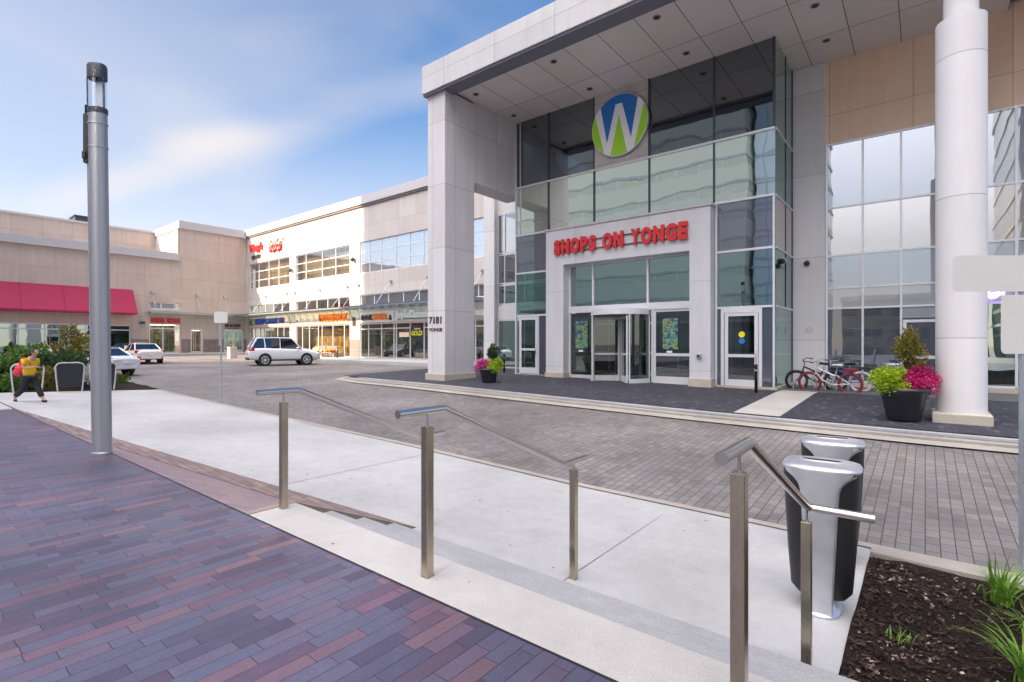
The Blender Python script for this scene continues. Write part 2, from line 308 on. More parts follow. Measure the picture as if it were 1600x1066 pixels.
# ------------------------------------------------------------------ mesh helpers
WL = {}
class MB:
    def __init__(s): s.v = []; s.f = []; s.sm = []
    def add(s, vs, fs, smooth=False):
        o = len(s.v); s.v += [tuple(v) for v in vs]
        for f in fs: s.f.append(tuple(i+o for i in f)); s.sm.append(smooth)
        return s
    def box(s, x0, x1, y0, y1, z0, z1, M=None):
        if x0 > x1: x0, x1 = x1, x0
        if y0 > y1: y0, y1 = y1, y0
        if z0 > z1: z0, z1 = z1, z0
        vs = [(x, y, z) for x in (x0, x1) for y in (y0, y1) for z in (z0, z1)]
        if M: vs = [M @ Vector(v) for v in vs]
        return s.add(vs, [(0, 1, 3, 2), (4, 6, 7, 5), (0, 4, 5, 1), (2, 3, 7, 6), (0, 2, 6, 4), (1, 5, 7, 3)])
    def cyl(s, p0, p1, r0, r1=None, n=16, caps=True):
        p0 = Vector(p0); p1 = Vector(p1); r1 = r0 if r1 is None else r1
        d = (p1-p0).normalized(); a = d.orthogonal().normalized(); b = d.cross(a)
        vs = []
        for p, r in ((p0, r0), (p1, r1)):
            for i in range(n):
                t = 2*math.pi*i/n; vs.append(p+(a*math.cos(t)+b*math.sin(t))*r)
        s.add(vs, [(i, (i+1) % n, n+(i+1) % n, n+i) for i in range(n)], True)
        if caps: s.add(vs[:n], [tuple(range(n-1, -1, -1))]); s.add(vs[n:], [tuple(range(n))])
        return s
    def tube(s, pts, r, n=10):
        pts = [Vector(p) for p in pts]; rs = r if isinstance(r, (list, tuple)) else [r]*len(pts)
        rings = []; prev = None
        for i, p in enumerate(pts):
            d = (pts[min(i+1, len(pts)-1)]-pts[max(i-1, 0)]).normalized()
            a = d.orthogonal().normalized() if prev is None else (prev-d*prev.dot(d)).normalized()
            prev = a; b = d.cross(a); rings.append([p+(a*math.cos(2*math.pi*k/n)+b*math.sin(2*math.pi*k/n))*rs[i] for k in range(n)])
        vs = [v for q in rings for v in q]
        fs = [(i*n+k, i*n+(k+1) % n, (i+1)*n+(k+1) % n, (i+1)*n+k) for i in range(len(pts)-1) for k in range(n)]
        s.add(vs, fs, True); s.add(rings[0], [tuple(range(n-1, -1, -1))]); s.add(rings[-1], [tuple(range(n))]); return s
    def lathe(s, prof, c=(0, 0, 0), n=28, sx=1., sy=1.):
        vs = [(c[0]+r*sx*math.cos(2*math.pi*k/n), c[1]+r*sy*math.sin(2*math.pi*k/n), c[2]+z) for r, z in prof for k in range(n)]
        fs = [(i*n+k, i*n+(k+1) % n, (i+1)*n+(k+1) % n, (i+1)*n+k) for i in range(len(prof)-1) for k in range(n)]
        return s.add(vs, fs, True)
    def torus(s, c, R_, r, ax='Y', n=28, m=8):
        vs = []
        for i in range(n):
            t = 2*math.pi*i/n
            for j in range(m):
                u = 2*math.pi*j/m; q = R_+r*math.cos(u); h = r*math.sin(u)
                if ax == 'Y': vs.append((c[0]+q*math.cos(t), c[1]+h, c[2]+q*math.sin(t)))
                else: vs.append((c[0]+q*math.cos(t), c[1]+q*math.sin(t), c[2]+h))
        return s.add(vs, [(i*m+j, ((i+1) % n)*m+j, ((i+1) % n)*m+(j+1) % m, i*m+(j+1) % m) for i in range(n) for j in range(m)], True)
    def ball(s, c, rx, ry=None, rz=None, n=14, m=9):
        ry = ry or rx; rz = rz or rx
        prof = [(math.sin(math.pi*i/m), -math.cos(math.pi*i/m)) for i in range(m+1)]
        vs = [(c[0]+q*rx*math.cos(2*math.pi*k/n), c[1]+q*ry*math.sin(2*math.pi*k/n), c[2]+h*rz) for q, h in prof for k in range(n)]
        return s.add(vs, [(i*n+k, i*n+(k+1) % n, (i+1)*n+(k+1) % n, (i+1)*n+k) for i in range(m) for k in range(n)], True)
    def prism(s, poly, f0, f1):
        """poly: 2-D points; f0/f1 map (u,v)->3-D for the two ends"""
        n = len(poly); a = [f0(*p) for p in poly]; b = [f1(*p) for p in poly]
        return s.add(a+b, [tuple(range(n)), tuple(range(2*n-1, n-1, -1))]+[(i, i+n, (i+1) % n+n, (i+1) % n) for i in range(n)])
    def loft(s, rings, closed=True, smooth=True, caps=True):
        n = len(rings[0]); vs = [v for r in rings for v in r]
        rng = n if closed else n-1
        s.add(vs, [(i*n+k, i*n+(k+1) % n, (i+1)*n+(k+1) % n, (i+1)*n+k) for i in range(len(rings)-1) for k in range(rng)], smooth)
        if caps: s.add(rings[0], [tuple(range(n-1, -1, -1))]); s.add(rings[-1], [tuple(range(n))])
        return s
    def build(s, name, mat, parent=None, world=True, bevel=0, fixn=True):
        me = bpy.data.meshes.new(name)
        off = WL.get(parent.name, Vector()) if (parent and world) else Vector()
        me.from_pydata([(v[0]-off.x, v[1]-off.y, v[2]-off.z) for v in s.v], [], s.f)
        for p, q in zip(me.polygons, s.sm): p.use_smooth = q
        me.materials.append(MATS[mat] if isinstance(mat, str) else mat)
        if fixn:
            import bmesh
            bm = bmesh.new(); bm.from_mesh(me); bmesh.ops.recalc_face_normals(bm, faces=bm.faces); bm.to_mesh(me); bm.free()
        me.update(); o = bpy.data.objects.new(name, me); col.objects.link(o)
        if parent: o.parent = parent; WL[o.name] = off
        if bevel: b = o.modifiers.new('bevel', 'BEVEL'); b.width = bevel; b.segments = 2; b.limit_method = 'ANGLE'
        return o
def build_each(m, name, mat, parent, **kw):
    n = len(m.v); pa = list(range(n))
    def f(i):
        while pa[i] != i: i = pa[i]
        return i
    for q_ in m.f:
        for i in q_[1:]: pa[f(i)] = f(q_[0])
    gr = {}
    for q_, sm in zip(m.f, m.sm): gr.setdefault(f(q_[0]), []).append((q_, sm))
    for fs in gr.values():
        ids = sorted({i for q_, _ in fs for i in q_}); mp_ = {a: b for b, a in enumerate(ids)}
        k = MB(); k.v = [m.v[i] for i in ids]; k.f = [tuple(mp_[i] for i in q_) for q_, _ in fs]; k.sm = [b for _, b in fs]; k.build(name, mat, parent, **kw)
def tag(o, label=None, cat=None, group=None, kind=None):
    for k, v in (('label', label), ('category', cat), ('group', group), ('kind', kind)):
        if v: o[k] = v
    return o
def thing(name, label, cat, loc=(0, 0, 0), rz=0, group=None):
    o = bpy.data.objects.new(name, None); o.empty_display_size = .3; col.objects.link(o); o.location = loc; o.rotation_euler = (0, 0, rz)
    WL[o.name] = Vector(loc); return tag(o, label, cat, group)
def dup(root, loc, rz=0, label=None, group=None):
    def cp(o, par):
        c = o.copy(); col.objects.link(c)
        if par: c.parent = par
        for ch in [x for x in list(col.objects) if x.parent == o]: cp(ch, c)
        return c
    r = cp(root, None); r.location = loc; r.rotation_euler = (root.rotation_euler[0], root.rotation_euler[1], rz); r['label'] = label
    if group: r['group'] = group
    return r
# wall frames: wall 'S' faces -Y (a = X), wall 'E' faces +X (a = Y); o = distance outwards from the wall plane
def WP(ax, p):
    if ax == 'S': return lambda a, o, z: (a, p-o, z)
    return lambda a, o, z: (p+o, a, z)
def wbox(mb, f, a0, a1, o0, o1, z0, z1):
    A = f(a0, o0, z0); B = f(a1, o1, z1); mb.box(A[0], B[0], A[1], B[1], A[2], B[2])
def holed(mb, f, a0, a1, z0, z1, holes, t=.35):
    As = sorted({a0, a1, *[h[0] for h in holes], *[h[1] for h in holes]}); Zs = sorted({z0, z1, *[h[2] for h in holes], *[h[3] for h in holes]})
    def solid(i, j):
        if i < 0 or j < 0 or i >= len(As)-1 or j >= len(Zs)-1: return False
        a = (As[i]+As[i+1])/2; z = (Zs[j]+Zs[j+1])/2
        return not any(h[0] < a < h[1] and h[2] < z < h[3] for h in holes)
    for i in range(len(As)-1):
        for j in range(len(Zs)-1):
            if not solid(i, j): continue
            A, B, C, D = As[i], As[i+1], Zs[j], Zs[j+1]
            for o in (0, -t): mb.add([f(A, o, C), f(B, o, C), f(B, o, D), f(A, o, D)], [(0, 1, 2, 3)])
            if not solid(i-1, j): mb.add([f(A, 0, C), f(A, -t, C), f(A, -t, D), f(A, 0, D)], [(0, 1, 2, 3)])
            if not solid(i+1, j): mb.add([f(B, 0, C), f(B, -t, C), f(B, -t, D), f(B, 0, D)], [(0, 1, 2, 3)])
            if not solid(i, j-1): mb.add([f(A, 0, C), f(B, 0, C), f(B, -t, C), f(A, -t, C)], [(0, 1, 2, 3)])
            if not solid(i, j+1): mb.add([f(A, 0, D), f(B, 0, D), f(B, -t, D), f(A, -t, D)], [(0, 1, 2, 3)])
def window(par, f, a0, a1, z0, z1, vs=(), hs=(), gm='glass_win', fm='white_frame', rec=-.15, fw=.05, name='window', dep=.08):
    m = MB()
    for a in (a0+fw/2, a1-fw/2, *vs): wbox(m, f, a-fw/2, a+fw/2, rec-dep/2, rec+dep/2, z0, z1)
    xs = sorted([a0+fw/2, a1-fw/2, *vs])
    for z in (z0+fw/2, z1-fw/2, *hs):
        for p, q in zip(xs, xs[1:]): wbox(m, f, p+fw/2, q-fw/2, rec-dep/2+.006, rec+dep/2-.006, z-fw/2, z+fw/2)
    o = m.build(name, fm, par)
    g = MB(); wbox(g, f, a0+.01, a1-.01, rec-.008, rec+.008, z0+.01, z1-.01); g.build('pane', gm, o)
    return o
def door(par, f, a0, a1, z0, z1, gm='glass_door', rec=0, mid=1.05, fw=.1, handle='r', name='door'):
    m = MB(); d = .03
    wbox(m, f, a0, a0+fw, rec-d, rec+d, z0, z1); wbox(m, f, a1-fw, a1, rec-d, rec+d, z0, z1)
    wbox(m, f, a0+fw, a1-fw, rec-d+.003, rec+d-.003, z1-fw, z1); wbox(m, f, a0+fw, a1-fw, rec-d+.003, rec+d-.003, z0, z0+.26)
    if mid: wbox(m, f, a0+fw, a1-fw, rec-d+.003, rec+d-.003, z0+mid-.05, z0+mid+.05)
    o = m.build(name, 'white_frame', par)
    g = MB(); wbox(g, f, a0+fw-.01, a1-fw+.01, rec-.006, rec+.006, z0+.2, z1-fw+.01); g.build('pane', gm, o)
    h = MB(); a = a1-.05 if handle == 'r' else a0+.05
    h.tube([f(a, rec+d, z0+.85), f(a, rec+.09, z0+.87), f(a, rec+.09, z0+1.2), f(a, rec+d, z0+1.22)], .014, 8); h.build('handle', 'rail_steel', o)
    return o
def text_mesh(body, a0, a1, z0, z1, f, o0, o1, bold=.02, slant=0.):
    cu = bpy.data.curves.new('txt', 'FONT'); cu.body = body; cu.extrude = .5; cu.offset = bold; cu.resolution_u = 4; cu.shear = slant
    ob = bpy.data.objects.new('txt', cu); col.objects.link(ob); bpy.context.view_layer.update()
    me = bpy.data.meshes.new_from_object(ob.evaluated_get(bpy.context.evaluated_depsgraph_get()))
    col.objects.unlink(ob); bpy.data.objects.remove(ob)
    xs = [v.co.x for v in me.vertices]; ys = [v.co.y for v in me.vertices]
    x0, x1, y0, y1 = min(xs), max(xs), min(ys), max(ys)
    vs = [f(a0+(v.co.x-x0)/(x1-x0)*(a1-a0), o0+(v.co.z+.5)*(o1-o0), z0+(v.co.y-y0)/(y1-y0)*(z1-z0)) for v in me.vertices]
    m = MB(); m.add(vs, [tuple(p.vertices) for p in me.polygons]); bpy.data.meshes.remove(me); return m

# ------------------------------------------------------------------ ground levels
XN = [-75, -56, -45, -30, -20, -14, -8, -4, 0, 12]
YN = [-40, 2, 6.7, 12.2, 17, 25]
ZT = [[.35, .35, .2, .0, -.1, -.2, -.4, -.6, -.66, -.66],
      [.45, .4, .25, .0, -.27, -.4, -.5, -.62, -.66, -.68],
      [.5, .42, .25, .0, -.27, -.4, -.5, -.62, -.66, -.68],
      [.5, .45, .25, .05, -.03, -.1, -.22, -.29, -.33, -.34],
      [.5, .45, .3, .06, .0, .0, -.1, -.2, -.25, -.3],
      [.5, .48, .35, .15, .05, .0, -.1, -.2, -.25, -.3]]
def interp(xs, v):
    v = min(max(v, xs[0]), xs[-1])
    for i in range(len(xs)-1):
        if v <= xs[i+1]: return i, (v-xs[i])/(xs[i+1]-xs[i])
def zr(x, y):
    i, s = interp(XN, x); j, t = interp(YN, y)
    return (ZT[j][i]*(1-s)+ZT[j][i+1]*s)*(1-t)+(ZT[j+1][i]*(1-s)+ZT[j+1][i+1]*s)*t
def band(x):                       # foot of the sloping pavers: (y, z)
    if x <= -16.2: return 2.1, -.0
    if x >= -4.63: return 4.0, -.65
    t = (x+16.2)/11.57; return 2.1+1.9*t, -.65*t
def zside(x, y):                   # concrete walk
    yb, zb = band(x); t = min(max((y-yb)/(6.7-yb), 0), 1); return zb*(1-t)+(zr(x, 6.7)+.0)*t
def zisl(x, y):
    zk = {True: 0}; a = zr(x, 12.2)+.13; b = max(0, (-x-4.7)*.014); t = min(max((y-12.3)/5, 0), 1); return a*(1-t)+b*t
def grid(x0, x1, y0, y1, nx, ny, zf, yf=None):
    m = MB(); vs = []
    for j in range(ny+1):
        for i in range(nx+1):
            x = x0+(x1-x0)*i/nx; t = j/ny
            a, b = yf(x) if yf else (y0, y1)
            y = a+(b-a)*t; vs.append((x, y, zf(x, y)))
    return m.add(vs, [(j*(nx+1)+i, j*(nx+1)+i+1, (j+1)*(nx+1)+i+1, (j+1)*(nx+1)+i) for j in range(ny) for i in range(nx)], True)
S = lambda o: tag(o, kind='structure')
g = MB(); g.add([(-600, -600, -1.2), (600, -600, -1.2), (600, 600, -1.2), (-600, 600, -1.2)], [(0, 1, 2, 3)]); S(g.build('ground', 'asphalt'))
S(grid(-75, 40, 6.7, 28, 46, 20, zr).build('street', 'street_pavers'))
S(grid(-75, -31, -40, 6.7, 10, 8, zr).build('car_park', 'asphalt'))
# plaza (flat) and the part that slopes down beside the steps
m = MB(); m.add([(-16.2, -33, 0), (-.0, -33, 0), (20, -33, 0), (20, 2.07, 0), (-16.2, 2.07, 0)], [(0, 1, 2, 3, 4)]); m.box(-16.2, 20, 1.9, 2.068, -1, -.004); S(m.build('plaza', 'plaza_pavers'))
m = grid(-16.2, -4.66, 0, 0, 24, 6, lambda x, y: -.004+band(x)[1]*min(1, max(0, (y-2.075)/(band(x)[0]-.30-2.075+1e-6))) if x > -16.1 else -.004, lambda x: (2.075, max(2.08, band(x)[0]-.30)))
S(m.build('sloping_paving', 'lightened_ramp_pavers'))
m = grid(-16.2, -4.66, 0, 0, 24, 1, lambda x, y: band(x)[1]+.002, lambda x: (max(2.08, band(x)[0]-.30), band(x)[0])); S(m.build('paving_border', 'band_pavers'))
m = grid(-16.2, -4.63, 0, 0, 2, 1, lambda x, y: .003, lambda x: (2.06, 2.075)); S(m.build('paving_joint', 'black_paint'))
m = grid(-4.63, 8, 0, 0, 2, 1, lambda x, y: .003, lambda x: (2.06, 2.075)); S(m.build('paving_joint', 'black_paint'))
# concrete walk
m = grid(-22, -16.2, 2.1, 6.7, 6, 4, zside); m2 = grid(-16.2, -.44, 0, 0, 40, 8, zside, lambda x: (band(x)[0] if x < -4.7 else 3.60, 6.7)); m.add(m2.v, m2.f, True)
m3 = grid(-40, -16.2, -33, 2.1, 6, 6, lambda x, y: -.02); m.add(m3.v, m3.f, True)
S(m.build('sidewalk', 'sidewalk_concrete'))
m = MB(); m.add([(-2.556, 3.75, -.647), (-2.546, 3.75, -.647), (-2.546, 6.6, -.636), (-2.556, 6.6, -.636)], [(0, 1, 2, 3)])
for x in (-7.1, -11.6): m.add([(x-.005, band(x)[0]+.05, band(x)[1]+.004), (x+.005, band(x)[0]+.05, band(x)[1]+.004), (x+.005, 6.6, zr(x, 6.7)+.006), (x-.005, 6.6, zr(x, 6.7)+.006)], [(0, 1, 2, 3)])
S(m.build('sidewalk_joint', 'dark_band'))
m = grid(-22, 9, 0, 0, 62, 1, lambda x, y: zr(x, 6.7)+.014, lambda x: (6.56, 6.70)); m2 = grid(-22, 9, 0, 0, 62, 1, lambda x, y: zr(x, 6.7)+(.014 if y < 6.703 else -.02), lambda x: (6.70, 6.71)); m.add(m2.v, m2.f)
S(m.build('sidewalk_edge', 'kerb_concrete'))
# steps
XL, XR = -4.62, -.44
prof = [(2.076, 0), (2.52, 0), (2.52, -.165), (2.89, -.165), (2.89, -.33), (3.27, -.33), (3.27, -.495), (3.66, -.495), (3.66, -.75), (2.076, -.75)]
m = MB(); m.prism([(2.076, 0), (2.52, 0), (2.52, -.75), (2.076, -.75)], lambda y, z: (XL, y, z), lambda y, z: (XR+.25, y, z)); S(m.build('step_landing', 'step_concrete', bevel=.012))
m = MB(); m.prism([(2.523, -.165), (2.89, -.165), (2.89, -.33), (3.27, -.33), (3.27, -.495), (3.66, -.495), (3.66, -.75), (2.523, -.75)], lambda y, z: (XL, y, z), lambda y, z: (XR+.25, y, z)); S(m.build('steps', 'tread_concrete', bevel=.014))
m = MB(); m.prism([(2.076, .001), (2.52, .001), (4.0, -.648), (4.0, -.9), (2.076, -.9)], lambda y, z: (XL-.10, y, z), lambda y, z: (XL-.002, y, z)); S(m.build('step_edge', 'cheek_stone'))
# planting bed on the right
m = grid(XR, 8, 2.08, 6.45, 60, 36, lambda x, y: -.665+.05*math.sin(x*3.1+y*2.)*math.cos(y*2.7-x)+random.uniform(-.012, .012)+(.16*max(0, x-.3) if x < 2 else .27)*min(1, max(0, (6.4-y)/1.2)))
S(m.build('planting_bed', 'mulch'))
m = grid(XR, 9, 6.42, 6.56, 20, 1, lambda x, y: zr(x, 6.7)+.016); m.box(XR, 9, 6.40, 6.42, -.9, -.645); S(m.build('bed_edge', 'kerb_concrete'))
m = MB()
for i in range(11000):
    x = XR+.03+random.random()**1.3*5; y = 2.3+random.random()*4.0
    z = -.655+.05*math.sin(x*3.1+y*2.)*math.cos(y*2.7-x)+(.16*max(0, x-.3) if x < 2 else .27)*min(1, max(0, (6.4-y)/1.2))
    l = random.uniform(.004, .030)*random.choice((.6, .8, 1, 1.3)); ww = random.uniform(.002, .009)
    M = Matrix.Translation((x, y, z+random.uniform(0, .022))) @ Matrix.Rotation(random.uniform(0, 6.3), 4, 'Z') @ Matrix.Rotation(random.uniform(-.8, .8), 4, 'X') @ Matrix.Rotation(random.uniform(-.5, .5), 4, 'Y')
    m.box(-l, l, -ww, ww, -.002, .003, M)
tag(m.build('mulch_chips', 'bark_chip', fixn=False), 'loose bark chips covering the dark planting bed', 'mulch', kind='stuff')
# left bed
m = grid(-34, -22, 2.2, 6.75, 30, 14, lambda x, y: max(zr(x, 6.7), -.2)+.02+.10*math.sin((x+34)/12*3.14)*math.sin((y-2.2)/4.55*3.14)+random.uniform(-.02, .02)); S(m.build('shrub_bed', 'mulch'))
# entrance terrace + kerbs
m = grid(-19.6, 12, 12.75, 21.0, 40, 14, zisl); S(m.build('terrace', 'island_pavers'))
kp = [(12, 12.28), (-17.5, 12.28), (-19.2, 12.6), (-20.1, 13.6), (-20.2, 21)]
def ribbon(pts, w0, w1, dz0, dz1, zf, name, mat, drop=0):
    m = MB(); P = [Vector((*p, 0)) for p in pts]; Q = []
    for a, b in zip(P, P[1:]):
        n = max(1, int((b-a).length/1.2)); Q += [a.lerp(b, i/n) for i in range(n)]
    Q.append(P[-1]); rows = []
    for i, q in enumerate(Q):
        d = (Q[min(i+1, len(Q)-1)]-Q[max(i-1, 0)]).normalized(); nn = Vector((d.y, -d.x, 0))
        if nn.y < 0 and abs(d.x) > .5: nn = -nn
        if abs(d.x) <= .5: nn = Vector((1, 0, 0))*1.0 if nn.x > 0 else -nn
        a = q+nn*w0; b = q+nn*w1; z0 = zf(q.x, q.y)
        rows.append(((a.x, a.y, z0+dz0), (b.x, b.y, z0+dz1), (a.x, a.y, z0+dz0-drop)))
    for r, s_ in zip(rows, rows[1:]):
        m.add([r[0], s_[0], s_[1], r[1]], [(0, 1, 2, 3)])
        if drop: m.add([r[0], s_[0], s_[2], r[2]], [(0, 1, 2, 3)])
    return S(m.build(name, mat))
zk = lambda x, y: zr(x, 12.2)
ribbon(kp, -.42, -.02, .012, .03, zk, 'gutter', 'kerb_concrete')
ribbon(kp, .0, .22, .075, .08, zk, 'kerb', 'kerb_concrete', .08)
ribbon(kp, .24, .32, .083, .083, zk, 'kerb_groove', 'dark_band', .0)
ribbon(kp, .32, .52, .125, .13, zk, 'terrace_kerb', 'sidewalk_concrete', .06)
m = grid(-3.55, -2.55, 12.8, 20.85, 2, 14, lambda x, y: zisl(x, y)+.006); S(m.build('crossing_path', 'step_concrete'))
# far kerbed walks
m = MB(); m.box(-52, -18.5, 21.2, 25.5, -.2, .30); m.box(-60, -52.2, -40, 25.5, -.2, .55); S(m.build('shop_sidewalk', 'sidewalk_concrete', bevel=.02))
m = MB()
for y in (9.5, 12.4, 15.3): m.add([(-51.8, y, zr(-51.8, y)+.008), (-51.8, y+.14, zr(-51.8, y)+.008), (-46.8, y+.14, zr(-46.8, y)+.012), (-46.8, y, zr(-46.8, y)+.012)], [(0, 1, 2, 3)])
S(m.build('bay_marking', 'white_paint'))


# ------------------------------------------------------------------ entrance building
def soffitmat():
    k = Mt('soffit', .35, spec=.5); x = k.xyz()
    br = k.n('ShaderNodeTexBrick', {'Vector': k.vec(k.math('ADD', x[0], 100.6), k.math('ADD', x[1], 2.35*10-16.6)), 'Color1': (0, 0, 0), 'Color2': (1, 1, 1), 'Scale': 1., 'Mortar Size': .012, 'Mortar Smooth': .1, 'Bias': 0, 'Brick Width': 1.25, 'Row Height': 2.35}); br.offset = 0
    c = k.mix(br.outputs['Color'], (.66, .61, .58), (.72, .67, .64)); c = k.mix(.25, c, k.ramp(k.noise(.7, 6), [(.3, (.4, .4, .4)), (.7, (.6, .6, .6))]), 'OVERLAY')
    k.color(k.mix(br.outputs['Fac'], c, (.05, .045, .045)))
soffitmat()
EB = thing('entrance_building', 'tall portico entrance with pale pillars, slanting soffit panels and green tinted glass wall', 'building', (-9, 18.05, 0))
fS = WP('S', 18.05)
m = MB(); m.box(-15.2, -14.24, 13.7, 15.33, .32, 11.16); m.box(-15.2, -14.24, 15.33, 18.6, 8.0, 11.24); build_each(m, 'portico_pillar', 'pale_panels', EB, bevel=.006)
m = MB(); m.box(-15.28, -14.18, 13.62, 15.38, -.3, .32); m.build('pillar_plinth', 'plinth_stone', EB, bevel=.02)
m = MB(); m.box(-15.32, 2.05, 13.5, 14.2, 11.18, 12.25); m.build('fascia', 'fascia_panels', EB, bevel=.01)
m = MB(); m.box(-15.3, 2.0, 13.56, 14.17, 11.10, 11.178); m.box(-15.3, -14.3, 14.175, 18, 11.245, 11.3); m.build('fascia_soffit', 'dark_band', EB)
m = MB(); m.box(-15.2, 1.9, 14.2, 20.9, 11.25, 11.35); m.build('soffit', 'soffit', EB)
m = MB(); m.box(-15.25, 2.0, 14.21, 32, 11.7, 12.15); m.box(-15.2, 9, 28, 32, 6, 12.1); m.build('roof', 'roof_gravel', EB)
for x, y in ((-13.74, 14.89), (-13.76, 17.3), (-10.04, 14.84), (-10.04, 17.3), (-6.27, 14.76), (-6.27, 17.2), (-2.49, 17.1), (-2.49, 19.3), (-2.49, 14.8)):
    m = MB(); m.cyl((x, y, 11.25), (x, y, 11.235), .13, .13, 20); o = m.build('downlight', 'pole_paint', EB); m = MB(); m.cyl((x, y, 11.236), (x, y, 11.228), .085, .085, 16); m.build('lens', 'black_paint', o)
CX = [-14.24, -12.46, -10.26, -7.95, -5.62, -3.73]; RZ = [2.68, 4.56, 6.23, 8.35, 11.25]
m = MB()
for x in CX[1:-1]: wbox(m, fS, x-.03, x+.03, -.02, .05, 6.26, 11.25)
wbox(m, fS, -3.79, -3.73, -.05, .05, 8.4, 11.25); m.build('dark_mullions', 'dark_metal', EB)
m = MB()
for a0, a1, zs in ((-14.24, -3.73, (8.35,)), (-14.24, -3.73, (6.23,)), (-14.24, -12.28, (4.56, 2.70)), (-5.57, -3.73, (4.56, 2.68))):
    for z in zs: wbox(m, fS, a0, a1, -.05, .07, z-.035, z+.035)
for a in (-14.21, -5.54, -3.76): wbox(m, fS, a-.03, a+.03, -.04, .06, 0.08, 6.19)
wbox(m, fS, -14.24, -14.18, -.04, .06, 6.27, 11.25); wbox(m, fS, -13.98, -13.95, -.03, .055, 6.27, 11.24)
m.build('light_mullions', 'white_frame', EB)
for i in range(5):
    for j in range(3, -1, -1):
        a0, a1, z0, z1 = CX[i], CX[i+1], RZ[j], RZ[j+1]
        if 1 <= i <= 3 and j < 2: continue
        if i == 2 and j == 3: continue
        gm = 'glass_upper' if j == 3 else 'glass_row' if j == 2 else 'glass_spandrel' if j == 1 else ('glass_side' if j == 0 and i == 0 else 'glass_green')
        if i == 4 and j == 0: a0 = -5.57
        m = MB(); wbox(m, fS, a0, a1, -.01, .01, z0, z1); m.build('glass_panel', gm, EB)
m = MB(); wbox(m, fS, -10.22, -7.99, .012, .05, 8.4, 11.24); m.build('sign_panel', 'wing_panels', EB)
# right return of the glass box
fE = WP('E', -3.73); m = MB()
for z in RZ[:-1]: wbox(m, fE, 18.1, 20.72, -.03, .04, z-.03, z+.03)
build_each(m, 'light_mullion', 'white_frame', EB)
m = MB(); wbox(m, fE, 19.55, 19.59, -.03, .03, 2.71, 11.25); wbox(m, fE, 20.66, 20.72, -.03, .03, .1, 11.25); m.build('dark_mullions', 'dark_metal', EB)
for z0, z1, gm in zip([.1]+RZ[:-1], RZ, ('glass_side', 'glass_side', 'glass_beige', 'glass_side', 'glass_green')):
    m = MB(); wbox(m, fE, 18.06, 20.7, -.01, .01, z0, z1); m.build('glass_panel', gm, EB)
m = MB(); m.box(-5.6, -3.66, 17.98, 18.3, -.3, .08); m.box(-3.98, -3.64, 18.3, 20.74, -.3, .1); m.box(-14.3, -12.3, 17.98, 18.2, -.3, .14); build_each(m, 'stone_base', 'plinth_stone', EB, bevel=.01)
# portal
m = MB(); m.box(-12.26, -11.41, 17.55, 18.25, .30, 6.1); m.box(-6.29, -5.59, 17.55, 18.25, .30, 6.1); m.box(-11.41, -6.29, 17.55, 18.25, 4.66, 6.1)
m.build('portal_frame', 'portal_panels', EB)
m = MB(); m.box(-12.30, -11.38, 17.51, 18.2, -.3, .3); m.box(-6.32, -5.55, 17.51, 18.2, -.3, .3); build_each(m, 'portal_plinth', 'plinth_stone', EB, bevel=.015)
m = MB(); m.box(-12.32, -5.53, 17.50, 18.1, 6.1, 6.17); m.build('portal_cap', 'cap_metal', EB)
m = MB(); m.box(-11.41, -6.29, 18.0, 18.05, 4.60, 4.655); 
for a in (-11.38, -10.3, -8.0, -6.32): wbox(m, fS, a-.035, a+.035, -.03, .07, 2.98, 4.60)
for a in (-11.38, -10.32, -7.82, -6.32): wbox(m, fS, a-.035, a+.035, -.03, .07, .06, 2.72)
wbox(m, fS, -11.41, -6.29, -.05, .09, 2.72, 2.98); wbox(m, fS, -11.35, -10.35, -.02, .05, .04, .22)
m.build('portal_glazing_frame', 'white_frame', EB)
for a0, a1 in ((-11.38, -10.3), (-10.3, -8.0), (-8.0, -6.32)):
    m = MB(); wbox(m, fS, a0, a1, -.01, .01, 2.98, 4.6); m.build('glass_panel', 'glass_green', EB)
m = MB(); wbox(m, fS, -11.35, -10.35, -.01, .01, .2, 2.72); m.build('glass_panel', 'glass_door', EB)
door(EB, fS, -7.78, -6.36, .03, 2.72, rec=.02, fw=.09)
door(EB, fS, -5.26, -4.22, .03, 2.5, rec=.03, fw=.11)
door(EB, fS, -14.0, -13.02, .17, 2.62, rec=.03, fw=.11)
m = MB(); wbox(m, fS, -5.53, -5.27, -.02, .03, .08, 2.64); wbox(m, fS, -4.21, -3.78, -.02, .03, .08, 2.64); wbox(m, fS, -12.98, -12.3, -.02, .03, .14, 2.66); m.build('glass_panel', 'glass_film', EB)
m = MB()
for a in (-5.33, -4.15): wbox(m, fS, a-.05, a+.05, -.03, .075, .08, 2.64)
wbox(m, fS, -5.28, -4.2, -.03, .072, 2.5, 2.645); wbox(m, fS, -13.0, -12.94, -.03, .07, .14, 2.66); build_each(m, 'door_surround', 'white_frame', EB)
